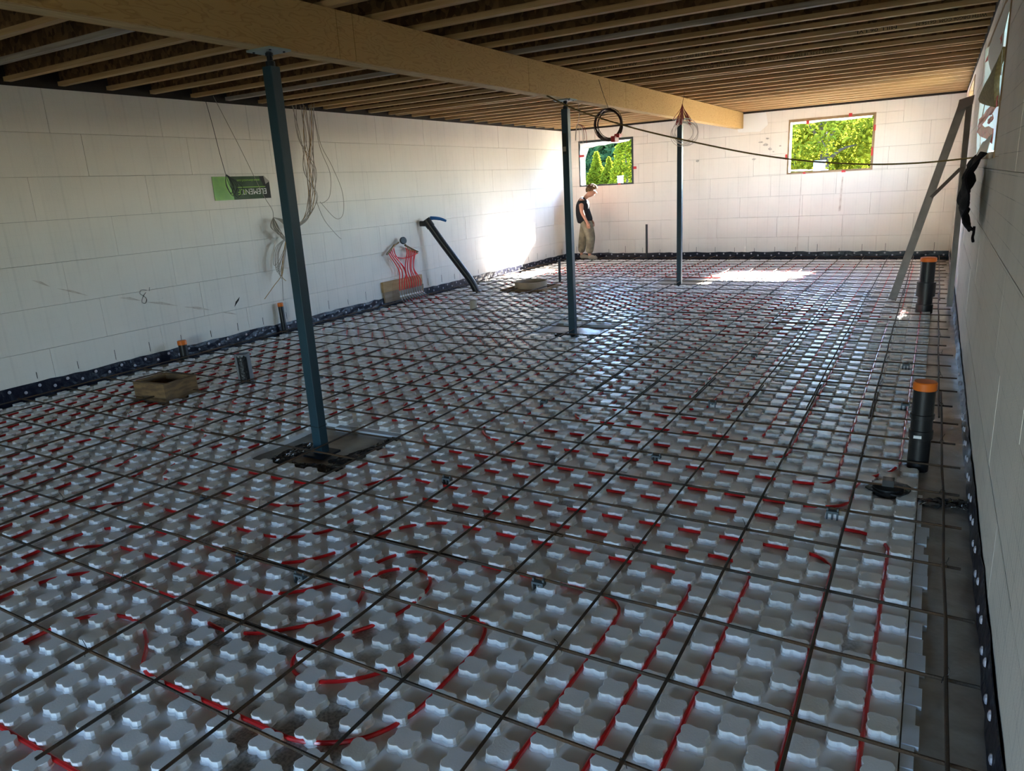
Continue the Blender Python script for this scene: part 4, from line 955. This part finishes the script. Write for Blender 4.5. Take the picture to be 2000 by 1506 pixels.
drape([[(XR-.02, 5.78, 1.86), (XR-.03, 5.82, 1.78), (XR-.04, 5.86, 1.72)], [(XR-.03, 6.4, 1.83), (XR-.06, 6.4, 1.77), (XR-.08, 6.35, 1.70)], [(XR-.02, 6.9, 1.84), (XR-.04, 6.8, 1.80), (XR-.05, 6.7, 1.75)]], 'film_flap', 'reveal', w3)
tag(drape([[(XR-.012, 6.75, 2.30), (XR-.05, 6.85, 2.0), (XR-.012, 7.25, 1.70)], [(XR-.015, 7.4, 2.25), (XR-.02, 7.5, 2.0), (XR-.012, 7.6, 1.72)]], 'wrap_strip', 'buck', w3), 'brown paper strip')
# black jacket
rows = []
for i, (z, ya, yb, dp) in enumerate(((1.745, 5.80, 6.75, .03), (1.66, 5.84, 7.05, .06), (1.58, 5.86, 6.80, .075), (1.48, 5.92, 7.10, .08), (1.40, 5.97, 7.12, .08), (1.34, 6.02, 6.95, .07), (1.28, 6.12, 6.75, .06), (1.22, 6.22, 6.45, .04))):
    rows.append([(XR-.012-1.7*dp*(.45+.55*abs(math.sin(i*.9+k*1.25))), ya+(yb-ya)*k/6, z+.012*math.sin(k*2.1+i)) for k in range(7)])
t = thing('jacket', 'black jacket hanging from the bottom of the right wall opening', 'jacket', (0, 0, 0))
drape(rows, 'cloth_body', 'cloth', t, .012)
mb = MB(); mb.tube(smooth_path([(XR-.04, 6.33, 1.24), (XR-.04, 6.34, 1.19), (XR-.045, 6.30, 1.165), (XR-.04, 6.26, 1.14)], 4), .010, 6); mb.build('cord_end', 'cloth', t, True)
# wrap in the far right opening
drape([[(XR+.1, 11.75, 2.68), (XR+.08, 11.75, 2.5), (XR+.05, 11.76, 2.40)], [(XR+.12, 12.3, 2.68), (XR+.10, 12.3, 2.60), (XR+.08, 12.3, 2.52)]], 'film_flap', 'reveal', w4)

# ------------------------------------------------------------------ the worker
def skin_mesh(name, joints, edges, m, sub=2, root=0):
    me = bpy.data.meshes.new(name); me.from_pydata([j[0] for j in joints], edges, []); o = bpy.data.objects.new(name, me); COL.objects.link(o)
    sk = o.modifiers.new('skin', 'SKIN'); sk.branch_smoothing = .6; ss = o.modifiers.new('sub', 'SUBSURF'); ss.levels = sub; ss.render_levels = sub
    for i, j in enumerate(joints):
        d = me.skin_vertices[0].data[i]; r = j[1]; d.radius = (r, r) if not isinstance(r, tuple) else r; d.use_root = (i == root)
    me2 = bpy.data.meshes.new_from_object(o.evaluated_get(bpy.context.evaluated_depsgraph_get())); bpy.data.objects.remove(o)
    me2.name = name; me2.materials.clear(); me2.materials.append(M[m]); me2.polygons.foreach_set('use_smooth', [True]*len(me2.polygons)); return me2
per = thing('person', 'person in black t-shirt and olive trousers standing head bowed by the far window', 'person', (-6.74, 15.10, .045), (0, 0, R(14)))
J = [((0, 0, .88), .115), ((-.04, 0, 1.00), .10), ((-.075, 0, 1.15), .11), ((-.045, 0, 1.27), .095), ((.02, 0, 1.365), .062), ((.075, 0, 1.40), .058), ((.125, 0, 1.43), .085), ((.165, 0, 1.485), .105), ((.175, 0, 1.53), .08)]
E_ = [(0, 1), (1, 2), (2, 3), (3, 4), (4, 5), (5, 6), (6, 7), (7, 8)]
def addj(p, r, par): J.append((p, r)); E_.append((par, len(J)-1)); return len(J)-1
for sy, el, wr_, fk in ((-1, (-.03, -.245, 1.06), (.065, -.235, .85), 0), (1, (-.02, .245, 1.06), (.09, .22, .86), 1)):
    s = addj((-.04, sy*.165, 1.30), .066, 3); s2 = addj((-.045, sy*.215, 1.23), .058, s); e = addj(el, .046, s2); w = addj(wr_, .032, e)
    pal = addj((wr_[0]+.025, wr_[1], wr_[2]-.05), (.018, .036), w)
    for k, (dx, ln) in enumerate(((-.028, .062), (-.010, .075), (.010, .078), (.028, .068))):
        a = addj((wr_[0]+.035+dx, wr_[1]+sy*.004, wr_[2]-.088), .0085, pal); b = addj((wr_[0]+.042+dx*1.1, wr_[1]-sy*.012, wr_[2]-.088-ln*.55), .008, a); addj((wr_[0]+.03+dx*1.1, wr_[1]-sy*.032, wr_[2]-.088-ln*.9), .007, b)
    a = addj((wr_[0]+.055, wr_[1]-sy*.012, wr_[2]-.045), .0095, w); addj((wr_[0]+.072, wr_[1]-sy*.022, wr_[2]-.085), .008, a)
LEG = {}
for sy, kn, an in ((-1, (.135, -.125, .48), (.09, -.13, .10)), (1, (-.085, .13, .48), (-.14, .135, .10))):
    h = addj((.01, sy*.09, .86), .09, 0); k = addj(kn, .058, h); a = addj(an, .038, k); addj((an[0]+.10, an[1], .045), .035, a); LEG[sy] = (kn, an)
put('body', skin_mesh('body', J, E_, 'skin'), per)
J = [((.0, 0, .80), .19), ((-.01, 0, .89), .19), ((-.045, 0, 1.00), .185), ((-.07, 0, 1.15), .20), ((-.045, 0, 1.265), .175), ((.015, 0, 1.345), .10)]; E_ = [(0, 1), (1, 2), (2, 3), (3, 4), (4, 5)]
for sy in (-1, 1):
    s = addj((-.045, sy*.17, 1.285), .092, 4); addj((-.048, sy*.232, 1.18), .082, s)
put('tshirt', skin_mesh('tshirt', J, E_, 'shirt'), per)
J = [((-.01, 0, .96), .14), ((0, 0, .85), .185)]; E_ = [(0, 1)]
for sy in (-1, 1):
    kn, an = LEG[sy]; h = addj((.02+(.04 if sy < 0 else -.03), sy*.10, .76), .140, 1); k = addj(kn, .108, h); m2_ = addj(((kn[0]+an[0])/2-.005, an[1], .30), .094, k); addj((an[0], an[1], .13), .088, m2_)
put('trousers', skin_mesh('trousers', J, E_, 'trousers'), per)
for sy in (-1, 1):
    an = LEG[sy][1]; ax, ay = an[0], an[1]
    J = [((ax-.01, ay, .14), .066), ((ax, ay, .065), .064), ((ax+.095, ay, .055), .058), ((ax+.19, ay, .042), .046), ((ax-.05, ay, .05), .054)]
    put('boot', skin_mesh('boot', J, [(0, 1), (1, 2), (2, 3), (1, 4)], 'boot'), per)
# hair: many short curls over the skull
rr = random.Random(71); mb = MB()
for k in range(170):
    th, ph = rr.uniform(0, 2*math.pi), math.acos(rr.uniform(-.25, 1)); d = Vector((math.sin(ph)*math.cos(th), math.sin(ph)*math.sin(th), math.cos(ph)))
    if d.x > .35 and d.z < .35: continue
    c = Vector((.160, 0, 1.515)) + Vector((d.x*.105, d.y*.095, d.z*.098)); s = rr.uniform(.018, .030)
    a = d.orthogonal().normalized(); b = d.cross(a)
    mb.tube([c + a*s*math.cos(q)*.8 + b*s*math.sin(q)*.8 + d*(.004*q) for q in np.linspace(0, 5.2, 7)], s*.48, 5)
mb.build('hair', 'hair', per, True)
mb = MB()
for sy in (-1, 1): mb.lathe([(0, -.004), (.011, -.002), (.011, .004), (0, .006)], (.238, sy*.034, 1.465), 10, axis=(1, sy*.3, -.45))
mb.build('eye', 'eye', per, True)
mb = MB(); mb.tube([(.240, 0, 1.475), (.262, 0, 1.440), (.240, 0, 1.430)], [.008, .015, .011], 8); mb.build('nose', 'skin', per, True)
mb = MB(); mb.tube([(.206, -.024, 1.402), (.218, 0, 1.398), (.206, .024, 1.402)], .006, 6); mb.build('mouth', 'lip', per, True)
for sy in (-1, 1):
    mb = MB(); mb.lathe([(.020, -.006), (.026, 0), (.016, .006), (.006, .003)], (.140, sy*.094, 1.470), 10, axis=(.2, sy, .1)); mb.build('ear', 'skin', per, True)

# ------------------------------------------------------------------ outside
g = MB(); g.box(-60, 60, YF+TH+.02, 90, 0.9, 1.12); tag(g.build('ground', 'ground'), kind='structure')
g = MB(); g.box(-60, 60, -60, YB-TH-.02, -.4, -.05); tag(g.build('ground', 'ground'), kind='structure')
g = MB(); g.box(XR+TH+1.2, 60, YB-TH, YF+TH, 0.9, 1.12); tag(g.build('ground', 'ground'), kind='structure')
def leaves(n, fpos, size, seed, drop=.3):
    rs = np.random.RandomState(seed); P = fpos(rs, n); n = len(P); nrm = rs.normal(size=(n, 3)); nrm[:, 2] = np.abs(nrm[:, 2])+.3; nrm /= np.linalg.norm(nrm, axis=1)[:, None]
    a = np.cross(nrm, rs.normal(size=(n, 3))); a /= np.linalg.norm(a, axis=1)[:, None]; b = np.cross(nrm, a); s = size*rs.uniform(.6, 1.3, size=(n, 1))
    tip = a*s; side = b*s*.42; fold = nrm*s*.12
    V = np.concatenate([P-tip*.6, P+side+fold, P+tip-nrm*s*drop, P-side+fold], 1).reshape(-1, 3)
    F = np.arange(4*n).reshape(-1, 4); return V, F
def tree(label, x, y, h, crown, trunk_r, nleaf, lsize, m, seed, group, shape='round', zc=None):
    t = thing('tree', label, 'tree', (x, y, 1.05), group=group); rs = random.Random(seed)
    mb = MB(); top = h*.8
    mb.tube(smooth_path([(0, 0, 0), (.03, .02, h*.25), (-.03, .03, h*.5), (.05, 0, top)], 4), [trunk_r*(1-.8*i/12) for i in range(13)], 9)
    if shape == 'round':
        for k in range(9):
            a = rs.uniform(0, 6.3); z0 = h*rs.uniform(.22, .6); l = crown*rs.uniform(.5, .95)
            mb.tube(smooth_path([(0, 0, z0), (math.cos(a)*l*.5, math.sin(a)*l*.5, z0+l*.35), (math.cos(a)*l, math.sin(a)*l, z0+l*.45)], 3), [trunk_r*.4*(1-.8*i/6) for i in range(7)], 6)
    mb.build('trunk', 'bark', t, True)
    def fp(r_, n):
        if shape == 'cone':
            u = r_.uniform(0, 1, n)**.7; z = h*(1-u*.95); rad = crown*u*np.sqrt(r_.uniform(.15, 1, n)); th = r_.uniform(0, 6.283, n)
            lay = .12*h*.2*np.sin(z*9)
            return np.stack([rad*np.cos(th), rad*np.sin(th), z+lay], 1)
        nc = max(24, n//75); cc = r_.normal(size=(nc, 3)); cc /= np.linalg.norm(cc, axis=1)[:, None]; cc *= (crown*r_.uniform(.35, 1, (nc, 1))**.6)
        cc[:, 2] = cc[:, 2]*.60 + (zc or h*.62); i = r_.randint(0, nc, n)
        P = cc[i] + r_.normal(size=(n, 3))*crown*.085
        return P[~((np.abs(P[:, 0]) < .22) & (P[:, 1] < 0) & (P[:, 2] < 1.05))]
    V, F = leaves(nleaf, fp, lsize, seed)
    me = bpy.data.meshes.new('foliage'); me.from_pydata(V.tolist(), [], F.tolist()); me.materials.append(M[m])
    o = put('foliage', me, t); o['kind'] = 'stuff'
    return t
tree('leafy yellow-green maple with a thick trunk seen through the right far window', -3.03, 24.0, 3.3, 2.2, .17, 11000, .105, 'leaf_maple', 1, 'trees outside', zc=1.65)
tree('bright yellow bush at the right edge of the right far window', -0.75, 27.5, 2.8, 1.3, .07, 5000, .10, 'leaf_shrub', 2, 'trees outside', zc=1.5)
for i, (x, y, h, cr) in enumerate(((-7.0, 33, 4.6, 2.4), (-4.8, 36.5, 5.0, 2.6), (-2.4, 33, 4.6, 2.4), (-0.2, 36.5, 5.0, 2.6))):
    tree('dark green evergreen far behind the right window, %s in the row' % ('leftmost', 'second from left', 'third from left', 'rightmost')[i], x, y, h, cr, .14, 9000, .27, 'leaf_dark', 10+i, 'evergreens behind the right window', 'cone')
for i, (x, y, h, cr) in enumerate(((-17.4, 33.5, 4.9, 2.4), (-15.3, 37, 5.3, 2.6), (-13.0, 33.5, 4.9, 2.4), (-10.8, 37, 5.3, 2.6))):
    tree('dark green evergreen far behind the left window, %s in the row' % ('leftmost', 'second from left', 'third from left', 'rightmost')[i], x, y, h, cr, .14, 9000, .27, 'leaf_dark', 20+i, 'evergreens behind the left window', 'cone')
for i, (x, y, h, cr) in enumerate(((-12.1, 25.5, 2.0, .8), (-11.3, 26.5, 1.75, .7), (-10.6, 26.0, 1.5, .65), (-9.55, 25.0, 3.2, .75))):
    tree('sunlit yellow-green young conifer outside the left window, %s' % ('leftmost and broadest', 'second from left', 'third from left and shortest', 'rightmost and tallest')[i], x, y, h, cr, .05, 4200, .085, 'leaf_shrub', 30+i, 'young conifers outside the left window', 'cone')
mb = MB(); mb.box(-.14, .14, -.06, .06, 0, .86); mb.box(-.155, .155, -.075, .075, .86, .89); o = mb.build('utility_box', 'white_post', None, loc=(-2.78, 21.3, 1.05)); tag(o, 'pale square utility post standing in front of the maple trunk', 'post')
mb = MB(); mb.box(-.08, .08, -.05, .05, 0, .80); mb.box(-.09, .09, -.06, .06, .80, .82); o = mb.build('utility_box', 'white_post', None, loc=(-8.6, 22.0, 1.05)); tag(o, 'pale small post outside the left far window', 'post')
